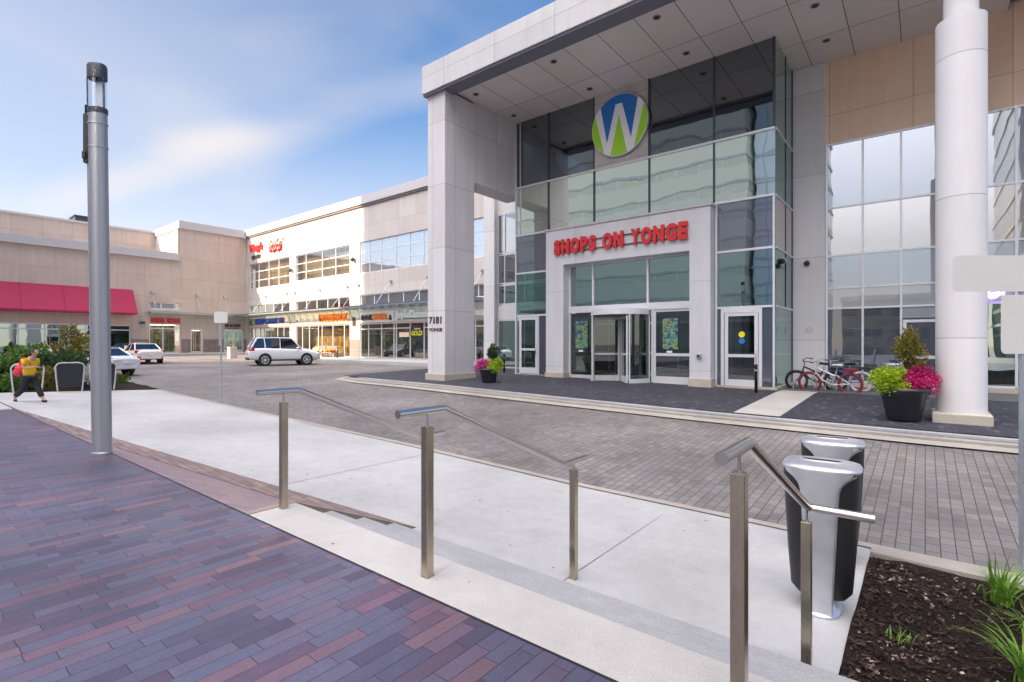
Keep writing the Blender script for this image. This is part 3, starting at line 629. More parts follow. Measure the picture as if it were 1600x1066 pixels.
# revolving door
RC = Vector((-9.07, 17.98, 0)); RR = 1.14
rv = MB(); n = 28
ring = [(RC.x+RR*math.cos(t), RC.y+RR*math.sin(t)) for t in [2*math.pi*i/n for i in range(n)]]
rv.prism(ring, lambda x, y: (x, y, 2.55), lambda x, y: (x, y, 2.76)); o = rv.build('revolving_door', 'white_frame', EB)
def arc(r0, r1, t0, t1, z0, z1, k=10):
    a = [t0+(t1-t0)*i/k for i in range(k+1)]
    poly = [(RC.x+r0*math.cos(t), RC.y+r0*math.sin(t)) for t in a]+[(RC.x+r1*math.cos(t), RC.y+r1*math.sin(t)) for t in a[::-1]]
    m = MB(); m.prism(poly, lambda x, y: (x, y, z0), lambda x, y: (x, y, z1)); return m
for t0, t1 in ((R(180), R(228)), (R(312), R(360))):
    arc(RR-.02, RR, t0, t1, .2, 2.55).build('curved_glass', 'glass_door', o)
    q = arc(RR-.035, RR+.012, t0, t1, .02, .2); 
    for t in (t0, t1): q.cyl((RC.x+RR*math.cos(t), RC.y+RR*math.sin(t), .02), (RC.x+RR*math.cos(t), RC.y+RR*math.sin(t), 2.55), .03, n=8)
    q.build('curved_frame', 'white_frame', o)
for k in range(4):
    M = Matrix.Translation(RC) @ Matrix.Rotation(R(38+90*k), 4, 'Z')
    q = MB(); q.box(.06, .12, -.025, .025, .05, 2.5, M); q.box(RR-.12, RR-.05, -.025, .025, .05, 2.5, M); q.box(.12, RR-.12, -.022, .022, .05, .27, M); q.box(.12, RR-.12, -.022, .022, 2.4, 2.5, M); q.box(.12, RR-.12, -.022, .022, 1.05, 1.12, M)
    q.build('door_wing', 'white_frame' if k % 2 else 'cap_metal', o); q = MB(); q.box(.1, RR-.1, -.006, .006, .2, 2.45, M); q.build('wing_glass', 'glass_door', o)
# right-hand wall
fR = WP('S', 20.9)
m = MB(); m.box(-3.74, -2.72, 20.72, 21.3, -.3, 11.24); m.build('pilaster', 'column_panels', EB, bevel=.01)
m = MB(); m.box(-2.72, 9, 20.9, 21.2, 8.40, 14.2); m.build('upper_wall', 'beige_panels', EB)
m = MB(); m.box(1.95, 9, 17.0, 20.88, 11.45, 11.9); m.build('side_canopy', 'brown_base', EB)
GX = [-2.68, -1.64, -.61, .40, 1.24, 2.07, 3.1, 4.1, 5.1, 6.2, 7.2]; GZ = [.2, 2.69, 3.39, 4.51, 6.17, 8.37]; GM = ['glass_film', 'glass_pale', 'glass_mirror', 'glass_beige', 'glass_mirror']
m = MB()
for a in GX: wbox(m, fR, a-.03, a+.03, -.05, .05, .2 if a != -.6 else 2.6, 8.4)
for z in GZ:
    for p, q in zip(GX, GX[1:]): wbox(m, fR, p+.03, q-.03, -.05, .045, z-.03, z+.03)
m.build('window_grid', 'white_frame', EB)
for i, (p, q) in enumerate(zip(GX, GX[1:])):
    for j in range(5):
        z0 = GZ[j]
        if i == 2 and j == 0: z0 = 2.3
        gm = GM[j]
        if j == 0 and i >= 4: gm = 'glass_green'
        if i == 2 and j == 0: gm = 'glass_mirror'
        m = MB(); wbox(m, fR, p, q, -.01, .01, z0, GZ[j+1]); m.build('glass_panel', gm, EB)
door(EB, fR, -.56, .36, .0, 2.25, rec=.01, fw=.09, gm='glass_film')
m = MB(); m.box(-2.72, -.6, 20.82, 21.2, -.4, .17); m.box(.42, 9, 20.82, 21.2, -.4, .17); build_each(m, 'stone_base', 'plinth_stone', EB, bevel=.01)
# left-hand wall behind the pillar
m = MB(); m.box(-18.44, -17.70, 20.6, 21.3, -.1, 11.3); m.box(-17.70, -14.24, 20.92, 21.25, 8.3, 11.9); m.box(-17.68, -14.24, 20.86, 21.0, 2.72, 3.48); m.build('pilaster', 'column_panels', EB)
for z0, z1, gm in ((6.2, 8.27, 'glass_win'), (4.6, 6.14, 'glass_spandrel'), (3.52, 4.54, 'glass_green')): window(EB, fR, -17.68, -14.26, z0, z1, vs=(-17.2, -15.9), gm=gm, rec=0)
window(EB, fR, -17.68, -14.26, .2, 2.7, vs=(-15.9,), gm='glass_green', rec=0)
m = MB(); m.box(-17.68, -14.3, 20.85, 21.2, -.1, .19); m.build('stone_base', 'plinth_stone', EB)
# inside
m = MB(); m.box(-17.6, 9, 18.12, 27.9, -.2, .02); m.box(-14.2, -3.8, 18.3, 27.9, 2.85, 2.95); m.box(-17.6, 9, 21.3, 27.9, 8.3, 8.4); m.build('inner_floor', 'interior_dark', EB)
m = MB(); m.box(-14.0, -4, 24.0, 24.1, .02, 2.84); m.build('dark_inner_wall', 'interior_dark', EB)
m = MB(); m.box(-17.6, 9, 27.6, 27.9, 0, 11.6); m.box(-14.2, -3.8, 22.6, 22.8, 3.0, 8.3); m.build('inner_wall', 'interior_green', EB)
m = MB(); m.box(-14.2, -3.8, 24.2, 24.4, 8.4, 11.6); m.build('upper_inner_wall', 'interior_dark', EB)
m = MB()
for a in (-12.2, -11.2, -10.1, -9.1, -8.0, -7.0, -5.9, -4.9): m.box(a-.03, a+.03, 21.0, 21.08, .02, 2.85)
m.box(-14.2, -3.8, 21.0, 21.07, 2.3, 2.42); m.box(-14.2, -3.8, 21.0, 21.07, 1.05, 1.13); m.box(-14.2, -3.8, 21.0, 21.07, .02, .25); m.build('vestibule_frame', 'white_frame', EB)
for a in (-12.5, -9.5, -6.5): 
    m = MB(); m.box(a-.5, a+.5, 19.3, 19.45, 2.80, 2.84); m.build('strip_light', 'ceiling_lamp', EB)  # unseen strips added to brighten the otherwise dark interior
m = MB(); m.box(-1.2, -.8, 22.5, 22.9, .02, .9); m.build('inner_display', 'goods_cool', EB)
# column
CB = (.58, 14.25); m = MB(); m.cyl((CB[0], CB[1], .05), (CB[0], CB[1], 8.2), .415, n=56); m.cyl((CB[0], CB[1], 8.2), (CB[0], CB[1], 11.25), .285, n=40); m.build('round_column', 'column_panels', EB)
m = MB(); m.box(CB[0]-.47, CB[0]+.47, CB[1]-.47, CB[1]+.47, -.35, .06); m.build('column_plinth', 'plinth_stone', EB, bevel=.02)

# ------------------------------------------------------------------ shopping wing (faces the camera)
SW = thing('shopping_wing', 'long two storey beige shop wing with glass canopy, half of its wall in evening sun', 'building', (-37, 25, .3))
fB = WP('S', 25.0)
U = [(-55.3, -47.05), (-45.95, -37.3), (-35.9, -27.0), (-26.3, -22.1)]
WZ = [(7.1, 9.72), (7.25, 9.66), (7.12, 9.68), (7.1, 9.7)]
holes = [(a, b, z0, z1) for (a, b), (z0, z1) in zip(U, WZ)]+[(a, b, 4.5, 5.38) for a, b in U]+[(a, b, .3, 3.06) for a, b in U]
m = MB(); holed(m, fB, -55.9, -18.44, 0, 12.6, holes); m.build('wall', 'wing_panels', SW)
m = MB(); wbox(m, fB, -55.9, -17.5, -.6, .22, 12.66, 13.33); m.build('parapet_cap', 'cap_metal', SW, bevel=.01)
m = MB(); wbox(m, fB, -55.9, -17.5, -.3, .12, 12.50, 12.66); m.build('cap_shadow_strip', 'brown_base', SW)  # brown strip coloured in as the shadow line under the cap
m = MB(); m.box(-62, -17.5, 25.5, 40, 12.2, 12.5); m.box(-55.8, -18.4, 27.9, 28.1, 0, 12.2); m.build('roof', 'roof_gravel', SW)
m = MB(); m.box(-55.8, -18.4, 25.4, 27.9, 5.9, 6.05); m.box(-55.8, -18.4, 25.4, 27.9, .1, .28)
for a in (-46.5, -36.6, -26.6): m.box(a-.1, a+.1, 25.36, 27.9, .28, 12.2)
m.build('inner_walls', 'warm_wall', SW)
for (a, b), (z0, z1), vs, hs, gm in zip(U, WZ, ((-53.4, -51.3, -49.3), (-44.3, -41.6, -39.5), (-34.7, -33.2, -31.4, -29.8, -28.3), (-24.2,)), ((7.95, 8.85), (8.05, 8.85), (7.95, 8.85), (7.95, 8.85)), ('glass_win', 'glass_win', 'glass_sky', 'glass_sky')):
    window(SW, fB, a, b, z0, z1, vs, hs, gm, fw=.07, rec=-.14)
for (a, b) in U[:2]:
    m = MB(); m.box(a, b, 25.62, 25.66, 6.9, 9.9); m.build('blinds', 'blinds', SW)
for a, b in U: window(SW, fB, a, b, 4.5, 5.38, [a+(b-a)*k/5 for k in range(1, 5)], gm='glass_spandrel' if a > -36 else 'glass_win', fw=.07)
SV = [(-54.2, -53.1, -52.3, -50.9, -49.5, -48.3), (-44.9, -43.7, -42.2, -41.6, -39.9, -38.2), (-34.84, -33.17, -31.65, -31.37, -29.77, -28.23), (-24.3, -23.2)]
gd = ['goods_green', 'goods_warm', 'goods_cool', 'goods_cool']
for (a, b), vs, gm in zip(U, SV, gd):
    window(SW, fB, a, b, .3, 3.06, vs, (2.62,) if a > -36 else (), 'glass_shop', name='shop_window', rec=-.12, fw=.07)
    m = MB(); m.box(a, b, 26.7, 26.75, .3, 2.8); m.box(a+1.5, b-1.8, 25.9, 26.3, .3, 1.15); m.build('window_display', gm, SW)
    m = MB(); 
    for k in range(3): m.box(a+(b-a)*(k+.5)/3-.7, a+(b-a)*(k+.5)/3+.7, 25.8, 25.9, 5.85, 5.89) if False else m.box(a+(b-a)*(k+.5)/3-.7, a+(b-a)*(k+.5)/3+.7, 25.9, 26.05, 3.4, 3.44)
    m.build('strip_light', 'ceiling_lamp', SW)
    m = MB(); m.box(a+.1, b-.1, 25.4, 27.8, 3.46, 3.5); m.build('shop_ceiling', 'warm_wall', SW)
    m = MB(); wbox(m, fB, a+.05, b-.05, .005, .06, 3.10, 4.12); m.build('sign_band', 'beige_panels' if a < -36 else 'wing_panels', SW)
m = MB()
for a, b in ((-47.03, -45.97), (-37.28, -35.92), (-26.98, -26.32)): wbox(m, fB, a+.02, b-.02, .004, .03, .3, 1.75)
build_each(m, 'brown_base', 'brown_base', SW)
cn = MB(); wbox(cn, fB, -55.8, -21.8, 1.55, 1.66, 4.22, 4.34); wbox(cn, fB, -55.8, -21.8, .01, .08, 4.28, 4.38)
x = -55.3
while x < -21.8:
    wbox(cn, fB, x-.04, x+.04, .08, 1.55, 4.18, 4.32); cn.cyl(fB(x-.25, 1.3, 4.2), fB(x+.25, 1.3, 4.2), .07, n=8); x += 1.12
co = cn.build('canopy', 'galvanised', SW)
m = MB(); wbox(m, fB, -55.8, -21.8, .1, 1.75, 4.36, 4.375); m.build('canopy_glass', 'glass_canopy', co)
for x in (-51.7, -47.55, -46.04, -41.8, -37.6, -36.0, -31.8, -27.6, -25.9, -22.4):
    m = MB(); m.cyl(fB(x, .1, 6.2), fB(x, 1.5, 4.34), .022, n=8); m.build('tie_rod', 'galvanised', co)
    m = MB(); wbox(m, fB, x-.12, x+.12, .005, .22, 6.12, 6.3); m.build('rod_anchor', 'galvanised', co, bevel=.03)
for x in (-46.55, -36.6):
    m = MB(); m.cyl(fB(x, .0, 8.38), fB(x, .16, 8.38), .05, n=10); m.ball(fB(x, .22, 8.34), .17, .17, .2); m.build('wall_lamp', 'dark_metal', SW)

# ------------------------------------------------------------------ corner building (faces right)
KB = thing('corner_building', 'low beige building with crimson awning in shade, stepping up at its right end', 'building', (-55.9, 10, .5))
fK = WP('E', -55.9)
hk = [(-14, -6, .55, 3.1), (-5.5, 14.81, .55, 3.1), (16.22, 18.84, .55, 3.3), (16.22, 18.84, 4.66, 5.3), (19.67, 20.79, .55, 2.88), (22.7, 24.65, .55, 2.85)]
m = MB(); holed(m, fK, -40, 18.7, 0, 9.5, [h for h in hk if h[1] < 16]+[(16.22, 18.7, .55, 3.3), (16.22, 18.7, 4.66, 5.3)]); holed(m, fK, 18.7, 24.99, 0, 12.5, [(18.7, 18.84, .55, 3.3), (18.7, 18.84, 4.66, 5.3)]+hk[4:]); m.build('wall', 'corner_panels', KB)
m = MB(); m.box(-62.5, -55.92, 18.7, 19.0, 9.5, 12.5); m.build('return_wall', 'wing_panels', KB)
m = MB(); m.box(-62.8, -62.5, -40, 18.7, 9.5, 12.9); m.build('upper_wall', 'corner_panels', KB)
m = MB(); wbox(m, fK, -40, 18.66, -.4, .28, 9.36, 10.06); wbox(m, fK, 18.58, 24.7, -.5, .2, 12.5, 13.24); m.box(-62.7, -56.42, 18.6, 19.1, 12.5, 13.2); m.box(-63, -62.4, -40, 18.58, 12.85, 13.05); m.build('parapet_cap', 'cap_metal', KB, bevel=.01)
m = MB(); m.box(-63, -56.3, -40, 18.7, 9.3, 9.45); m.box(-75, -63, -40, 40, 12.0, 12.4); m.box(-75, -56.4, 19, 40, 12.0, 12.4); m.box(-75, -62, -40, -39, 0, 12); m.build('roof', 'roof_gravel', KB)
m = MB(); m.box(-68.2, -66.2, 12.9, 14.4, 12.4, 14.15); m.box(-68.3, -66.1, 12.8, 14.5, 14.15, 14.3); m.build('roof_unit', 'dark_metal', KB, bevel=.03)
m = MB()
for a, b in ((14.83, 16.2), (18.86, 19.65), (20.81, 22.68), (24.67, 24.98)): wbox(m, fK, a, b, .004, .04, .5, 1.86)
build_each(m, 'brown_base', 'brown_base', KB)
window(KB, fK, -5.5, 14.81, .55, 3.1, (-2.5, .5, 3.6, 5.2, 7.43, 9.0, 10.51, 11.62, 13.2), (2.65,), 'glass_green', name='shop_window', fw=.09)
window(KB, fK, -14, -6, .55, 3.1, (-11, -8.5), (), 'glass_green', name='shop_window', fw=.09)
window(KB, fK, 16.22, 18.84, .55, 3.3, (17.35,), (2.86,), 'glass_shop', name='shop_window', fw=.09)
window(KB, fK, 16.22, 18.84, 4.66, 5.3, (17.2,), (), 'glass_spandrel', fw=.09)
window(KB, fK, 19.67, 20.79, .55, 2.88, (), (), 'glass_shop', fw=.14)
door(KB, fK, 22.74, 23.66, .55, 2.82, gm='glass_green', rec=-.1, mid=0); door(KB, fK, 23.69, 24.61, .55, 2.82, gm='glass_green', rec=-.1, handle='l', mid=0)
m = MB(); wbox(m, fK, -14, 16, -3.0, -2.9, .5, 5); wbox(m, fK, 19.6, 20.9, -.8, -.7, .5, 3); m.build('inner_walls', 'goods_cool', KB)
m = MB(); wbox(m, fK, 16.1, 18.9, -2.0, -1.9, .5, 3.4); m.build('window_display', 'goods_green', KB)
m = MB(); wbox(m, fK, 16.4, 18.7, -1.2, -1.1, 3.2, 3.25); wbox(m, fK, 19.9, 20.6, -.4, -.35, 2.7, 2.74); m.build('strip_light', 'ceiling_lamp', KB)
aw = MB(); pr = [(0.0, 6.28), (.16, 6.28), (1.55, 4.16), (1.55, 4.02), (0, 4.02)]
aw.prism(pr, lambda o_, z: fK(-5.8, .005+o_, z), lambda o_, z: fK(14.92, .005+o_, z)); awo = aw.build('awning', 'awning_fabric', KB)
m = MB()
for y in (-3, -.4, 2.2, 4.8, 7.4, 10.0, 12.6): m.tube([fK(y, .18, 6.30), fK(y, 1.57, 4.17), fK(y, 1.57, 4.02)], .018, 6)
m.build('seam', 'awning_fabric', awo)
m = MB(); wbox(m, fK, 16.0, 25, 1.1, 1.2, 4.22, 4.36); wbox(m, fK, 16.0, 25, .01, .06, 4.3, 4.38)
y = 16.2
while y < 25: wbox(m, fK, y-.03, y+.03, .06, 1.1, 4.22, 4.34); y += 1.1
co = m.build('canopy', 'galvanised', KB); m = MB(); wbox(m, fK, 16, 25, .08, 1.3, 4.39, 4.40); m.build('canopy_glass', 'glass_canopy', co)
for y in (16.45, 20.2, 22.8):
    m = MB(); wbox(m, fK, y-.12, y+.12, .005, .2, 6.1, 6.28); m.cyl(fK(y, .1, 6.2), fK(y, 1.1, 4.36), .02, n=6); m.build('tie_rod', 'galvanised', co)
m = MB(); wbox(m, fK, 15.45, 15.85, .005, .25, 3.25, 3.45); m.build('wall_lamp', 'dark_metal', KB, bevel=.03)
m = MB(); wbox(m, fK, 15.35, 16.0, .004, .03, 2.2, 3.0); wbox(m, fK, 19.05, 19.45, .004, .03, 2.2, 2.75); build_each(m, 'notice', 'corner_panels', KB)

# ------------------------------------------------------------------ buildings behind the camera: seen in the glazing, and they shade the forecourt
def block(x0, x1, y0, y1, h, mat, lab, name='office_tower', cat='building', ledge=3.6):
    t = thing(name, lab, cat, ((x0+x1)/2, (y0+y1)/2, -1.2)); m = MB(); m.box(x0, x1, y0, y1, -1.2, h); m.build('facade', mat, t)
    m = MB()
    z = 4.
    while z < h-.5: m.box(x0-.12, x1+.12, y0-.12, y1+.12, z, z+.25); z += ledge
    m.box(x0-.3, x1+.3, y0-.3, y1+.3, h, h+.9); m.build('floor_ledge', 'pale_panels', t); return t
block(-57, -17.9, -62, -34, 58, 'tower_beige', 'broad beige office block with banded floors behind the plaza')
block(-17.4, -11.8, -56, -36, 64, 'tower_glassy', 'slim pale glass tower standing between two office blocks')
block(8, 34, -64, -36, 60, 'tower_green', 'dark green glass tower on the right behind the plaza')
block(-120, -60, -60, -24, 17.2, 'tower_low', 'low brown commercial block beside the broad beige office block', 'commercial_block')
block(-12, 8, -92, -70, 9, 'tower_low', 'small low block far behind the gap between the towers', 'commercial_block')

# ------------------------------------------------------------------ wall signs
def sign(name, lab, parts, group=None):
    """parts: (text, a0, a1, z0, z1, frame, o0, o1, material, bold)"""
    p = parts[0]; c = p[5]((p[1]+p[2])/2, p[6], p[3]); t = thing(name, lab, 'sign', c, 0, group)
    for (s_, a0, a1, z0, z1, f, o0, o1, mt, bo) in parts:
        if s_ is None: m = MB(); wbox(m, f, a0, a1, o0, o1, z0, z1); m.build('sign_board', mt, t)
        else: text_mesh(s_, a0, a1, z0, z1, f, o0, o1, bo).build('lettering', mt, t)
    return t
fP = WP('S', 17.55); fPf = WP('S', 13.7)
t = thing('wall_sign', 'big red capital lettering over the entrance portal', 'sign', (-9, 17.5, 5.05))
xs = -11.78; wtot = 5.52
cu = [('S', .30), ('H', .40), ('O', .43), ('P', .34), ('S', .30), (' ', .2), ('O', .43), ('N', .42), (' ', .2), ('Y', .36), ('O', .43), ('N', .42), ('G', .42), ('E', .34)]
tot = sum(b for a, b in cu)+.06*len(cu); k_ = wtot/tot
for ch, wd in cu:
    if ch != ' ':
        o = text_mesh(ch, xs, xs+wd*k_, 5.05, 5.66, fP, .05, .13, .062).build('letter', 'red_letter', t)
    xs += (wd+.06)*k_
m = MB(); wbox(m, fP, -11.7, -6.35, .0, .05, 5.14, 5.17); wbox(m, fP, -11.7, -6.35, .0, .05, 5.5, 5.53); m.build('mounting_rail', 'dark_metal', t)
sign('wall_sign', 'dark street number and street name on the front of the portico pillar', [('7181', -15.12, -14.42, 2.24, 2.52, fPf, .0, .02, 'dark_letter', .03), ('YONGE', -15.14, -14.38, 1.95, 2.08, fPf, .0, .02, 'dark_letter', .02)])
sign('wall_sign', "red sign with a small dark word below, high on the sunlit wing by the corner", [("Wimpy's", -55.1, -52.3, 10.75, 11.75, fB, .02, .15, 'red_letter', .05), ('DINER', -54.6, -52.7, 10.15, 10.55, fB, .02, .1, 'dark_letter', .0)])
ob = thing('wall_sign', 'red and black script sign high on the sunlit wing, second from the corner', 'sign', (-49.5, 24.9, 10.4))
m = MB()
for i in range(9):
    x = -51.0+.34*i; z = 11.5+.22*math.sin(i*1.7)
    m.tube([fB(x, .08, z), fB(x+.12, .08, z-.26), fB(x+.30, .08, z-.18), fB(x+.34, .08, z+.12)], .03, 5); m.ball(fB(x+.2, .08, z+.3), .04)
m.build('lettering', 'dark_letter', ob); m = MB()
for i in range(7):
    x = -50.8+.33*i; z = 10.75+.1*math.sin(i*2.1)
    m.tube([fB(x, .1, z+.3), fB(x+.04, .1, z-.18), fB(x+.22, .1, z-.22), fB(x+.34, .1, z+.05), fB(x+.34, .1, z+.3)], .085, 6)
m.build('lettering', 'red_letter', ob)
sign('shop_sign', 'white sign band with blue and yellow letters, left end of the wing', [(None, -55.1, -53.9, 3.3, 3.95, fB, .06, .1, 'goods_green', 0), (None, -53.8, -52.3, 3.35, 3.95, fB, .06, .12, 'blue_letter', 0), ('POINTE VU', -52.1, -47.9, 3.4, 3.95, fB, .06, .16, 'blue_letter', .05)])
sign('shop_sign', 'faint pink lettered sign over the yellow curtained shop window', [('MISTER CUT', -45.7, -41.9, 3.4, 3.85, fB, .06, .12, 'white_letter', .02)])
sign('shop_sign', 'orange block letters on the wing left of the pier in the sun', [('MOBISHACK', -41.7, -37.4, 3.35, 4.0, fB, .06, .2, 'orange_letter', .06)])
sign('shop_sign', 'black and orange letters over the shaded shop right of the pier', [(None, -35.75, -31.5, 3.14, 3.95, fB, .061, .075, 'white_paint', 0), ('BANK', -35.5, -34.0, 3.3, 3.75, fB, .08, .14, 'dark_letter', .04), ('DENTAL', -33.95, -32.1, 3.3, 3.8, fB, .08, .14, 'orange_letter', .06), ('&', -32.0, -31.65, 3.25, 3.65, fB, .08, .14, 'dark_letter', .03)])
sign('shop_sign', 'white raised letters on the shaded wing, touching the left side of the portico pillar', [('Joyful', -31.2, -29.5, 3.2, 3.92, fB, .06, .16, 'white_letter', .03), ('Diamonds &', -29.45, -27.1, 3.35, 3.9, fB, .06, .16, 'white_letter', .03), (None, -31.2, -27.1, 3.27, 3.30, fB, .06, .1, 'dark_letter', 0)])
sign('shop_sign', 'white letters seen through the gap behind the portico pillar', [('Watches', -24.9, -22.15, 3.3, 3.85, fB, .06, .16, 'white_letter', .03)])
sign('window_sign', 'yellow on black GOLD sign hung in the shop window', [(None, -29.7, -28.3, 2.0, 2.68, fB, -.10, -.08, 'black_paint', 0), ('GOLD', -29.6, -28.4, 2.05, 2.4, fB, -.08, -.06, 'yellow_letter', .03), ('CASH FOR', -29.3, -28.6, 2.48, 2.6, fB, -.08, -.06, 'white_letter', .01)])
sign('window_sign', 'pale buff sticker sign in the shop window left of the gold sign', [(None, -31.0, -29.9, 1.95, 2.3, fB, -.10, -.08, 'beige_panels', 0)])
sign('shop_sign', 'small dark upright plate on the pier between the sunlit and shaded shops', [(None, -36.85, -36.45, 2.9, 3.6, fB, .035, .06, 'dark_letter', 0)])
sign('shop_sign', 'red two word sign over the small shop beside the crimson awning', [('GOODNESS', 16.3, 17.45, 3.38, 3.85, fK, .01, .1, 'red_letter', .07), ('WINE RACK', 17.6, 18.8, 3.38, 3.85, fK, .01, .1, 'red_letter', .07)])
sign('wall_sign', 'small dark capital lettering over the corner doors', [('SHOPS', 22.8, 24.35, 3.12, 3.45, fK, .01, .06, 'dark_letter', .05), ('ON YONGE', 23.0, 24.1, 2.95, 3.05, fK, .01, .04, 'dark_letter', .02)])
ps = thing('window_sign', 'lit violet tube sign inside the glass right of the round column', 'sign', (1.55, 20.6, 2.7)); m = MB(); m.torus((1.55, 20.62, 2.95), .12, .03); m.box(1.35, 1.8, 20.6, 20.63, 2.9, 2.98); m.build('tube', 'purple_lamp', ps)
# round emblem
t = thing('round_sign', 'round blue and green disc with a white W above the portal', 'sign', (-9.09, 17.95, 8.6))
CC = (-9.09, 9.79); RX = 1.16
def em(u, v, o_): return (CC[0]+u*RX, 18.0-o_, CC[1]+v*RX)
def cir(a0, a1, r=.985, n=24): return [(r*math.cos(R(a0+(a1-a0)*i/n)), r*math.sin(R(a0+(a1-a0)*i/n))) for i in range(n+1)]
m = MB(); m.prism(cir(0, 352, 1, 44), lambda u, v: em(u, v, .05), lambda u, v: em(u, v, .16)); m.build('disc', 'white_letter', t)
m = MB()
for i in range(60):
    pass
m.prism(cir(0, 352, 1.02, 44), lambda u, v: em(u, v, .052), lambda u, v: em(u, v, .13)); m.build('disc_rim', 'galvanised', t)
def patch(poly, mt, nm):
    m = MB(); m.prism(poly, lambda u, v: em(u, v, .158), lambda u, v: em(u, v, .172)); m.build(nm, mt, t)
c0 = math.degrees(math.atan2(.72, .66))
patch(cir(c0, 180-c0)+[(-.43, -.50), (-.12, .70), (.12, .70), (.43, -.50)], 'logo_blue', 'blue_field')
patch([(-.29, -.92), (0, .33), (.29, -.92)]+cir(-72, -108, .985, 8), 'logo_green', 'green_field')
patch(cir(152, 237)+[], 'logo_green', 'green_field'); patch(cir(-57, 28), 'logo_green', 'green_field')
# posters on the doors
for x0, lab in ((-11.1, 'colourful poster on the glass left of the revolving door'), (-7.42, 'colourful poster on the door right of the revolving door')):
    po = thing('poster', lab, 'poster', (x0+.28, 18.0, 1.3), group='posters on the entrance glass'); m = MB(); m.box(x0, x0+.56, 17.985, 17.993, 1.28, 2.38); m.build('print', 'poster_print', po)
    m = MB(); m.box(x0+.15, x0+.36, 17.978, 17.984, 1.14, 1.22); m.build('notice', 'white_paint', po)
st = thing('door_sticker', 'small yellow and blue round stickers on the right-hand side door', 'sticker', (-4.7, 18.0, 1.5))
m = MB(); m.cyl((-4.72, 17.995, 1.78), (-4.72, 18.002, 1.78), .10, n=20); m.build('upper_disc', 'yellow_letter', st); m = MB(); m.cyl((-4.72, 17.995, 1.57), (-4.72, 18.002, 1.57), .10, n=20); m.build('lower_disc', 'logo_blue', st)
for (x, y, z), lab in (((-3.25, 20.66, 4.3), 'black dome camera on the pale pilaster right of the glass box'), ((-3.68, 18.9, 4.2), 'small black camera on the side glass of the entrance')):
    t = thing('security_camera', lab, 'camera', (x, y, z)); m = MB(); m.ball((x, y-.03, z), .09); m.build('dome', 'black_paint', t); m = MB(); m.cyl((x, y+.06, z+.02), (x, y, z+.02), .11, n=16); m.build('mount', 'cap_metal', t)
t = thing('card_reader', 'small grey door button box on the right leg of the portal', 'control box', (-5.95, 17.5, 1.05)); m = MB(); m.box(-6.02, -5.88, 17.44, 17.55, 1.0, 1.13); m.build('housing', 'galvanised', t, bevel=.01); m = MB(); m.box(-5.99, -5.91, 17.432, 17.44, 1.03, 1.1); m.build('button', 'black_paint', t)
for x, y, z, f, lab in ((-3.2, 20.72, 1.95, fR, 'faint starburst decal on the pale pilaster'), (-3.73, 19.5, 1.95, fE, 'faint starburst decal on the side glass')):
    t = thing('wall_decal', lab, 'decal', (x, y, z)); m = MB()
    for k in range(8):
        a = k*math.pi/4
        if f is fR: m.cyl((x+.05*math.cos(a), 20.715, z+.05*math.sin(a)), (x+.13*math.cos(a), 20.715, z+.13*math.sin(a)), .012, n=5)
        else: m.cyl((-3.715, y+.05*math.cos(a), z+.05*math.sin(a)), (-3.715, y+.13*math.cos(a), z+.13*math.sin(a)), .012, n=5)
    m.build('mark', 'galvanised', t)

# ------------------------------------------------------------------ handrails
def handrail(x, lab, sideways=False, dy=0.):
    t = thing('handrail', lab, 'handrail', (x, 2.25, 0), group='steel handrails beside the steps')
    pts = [(x, 2.01, 1.065), (x, 2.39, 1.065), (x, 3.86, .42)]
    if sideways: pts += [(x+.36, 3.86, .42)]
    else: pts += [(x, 4.25, .42)]
    pts = [(a, b+dy, c) for a, b, c in pts]; m = MB()
    for a, b in zip(pts, pts[1:]): m.cyl(a, b, .0265, n=20)
    for p in pts[1:-1]: m.ball(p, .0266, n=16, m=10)
    m.build('rail', 'rail_steel', t)
    for y, zb, zt, zr_ in ((2.25, 0, .965, 1.04), (4.02 if not sideways else 3.80, -.655, .345, .42)):
        y += dy
        m = MB(); m.box(x-.029, x+.029, y-.029, y+.029, zb, zt); po = m.build('post', 'post_steel', t, bevel=.003)
        m = MB(); m.cyl((x, y, zt), (x, y, zr_), .008, n=10); m.cyl((x, y, zt), (x, y, zt+.006), .02, n=14); m.build('bracket', 'rail_steel', po)
        m = MB(); m.box(x-.034, x+.034, y-.034, y+.034, zb-.02, zb+.004); m.build('base_plate', 'rail_steel', po)
handrail(-4.55, 'farthest of the steel handrails, at the left end of the steps', False, .11)
handrail(-2.50, 'middle steel handrail, its lower post on the pale walk')
handrail(-.60, 'nearest steel handrail, its lower end bent towards the litter bins', True)

# ------------------------------------------------------------------ lamp post
t = thing('lamp_post', 'tall grey lamp post with clear glass head standing on purple paving', 'lamp post', (-8.78, 2.0, 0)); t.rotation_euler = (0, 0, R(38.7))
def ell(a, b, z, n=36, p=2.3):
    o_ = []
    for i in range(n):
        th = 2*math.pi*i/n; c, s_ = math.cos(th), math.sin(th); o_.append((a*abs(c)**(2/p)*(1 if c > 0 else -1), b*abs(s_)**(2/p)*(1 if s_ > 0 else -1), z))
    return o_
def lb(m, name, mat, par=t, bevel=0): return m.build(name, mat, par, world=False, bevel=bevel)
dx = lambda z: -.07*z/5.3
def sh(r, z): return [(x+dx(z), y, z_) for x, y, z_ in r]
m = MB(); m.loft([sh(ell(.118, .085, 0), 0), sh(ell(.116, .085, 2.6), 2.6), sh(ell(.114, .085, 4.63), 4.63)]); lb(m, 'pole', 'pole_paint')
m = MB(); m.loft([sh(ell(.121, .092, 4.63), 4.63), sh(ell(.121, .092, 4.70), 4.70)]); lb(m, 'collar', 'dark_metal')
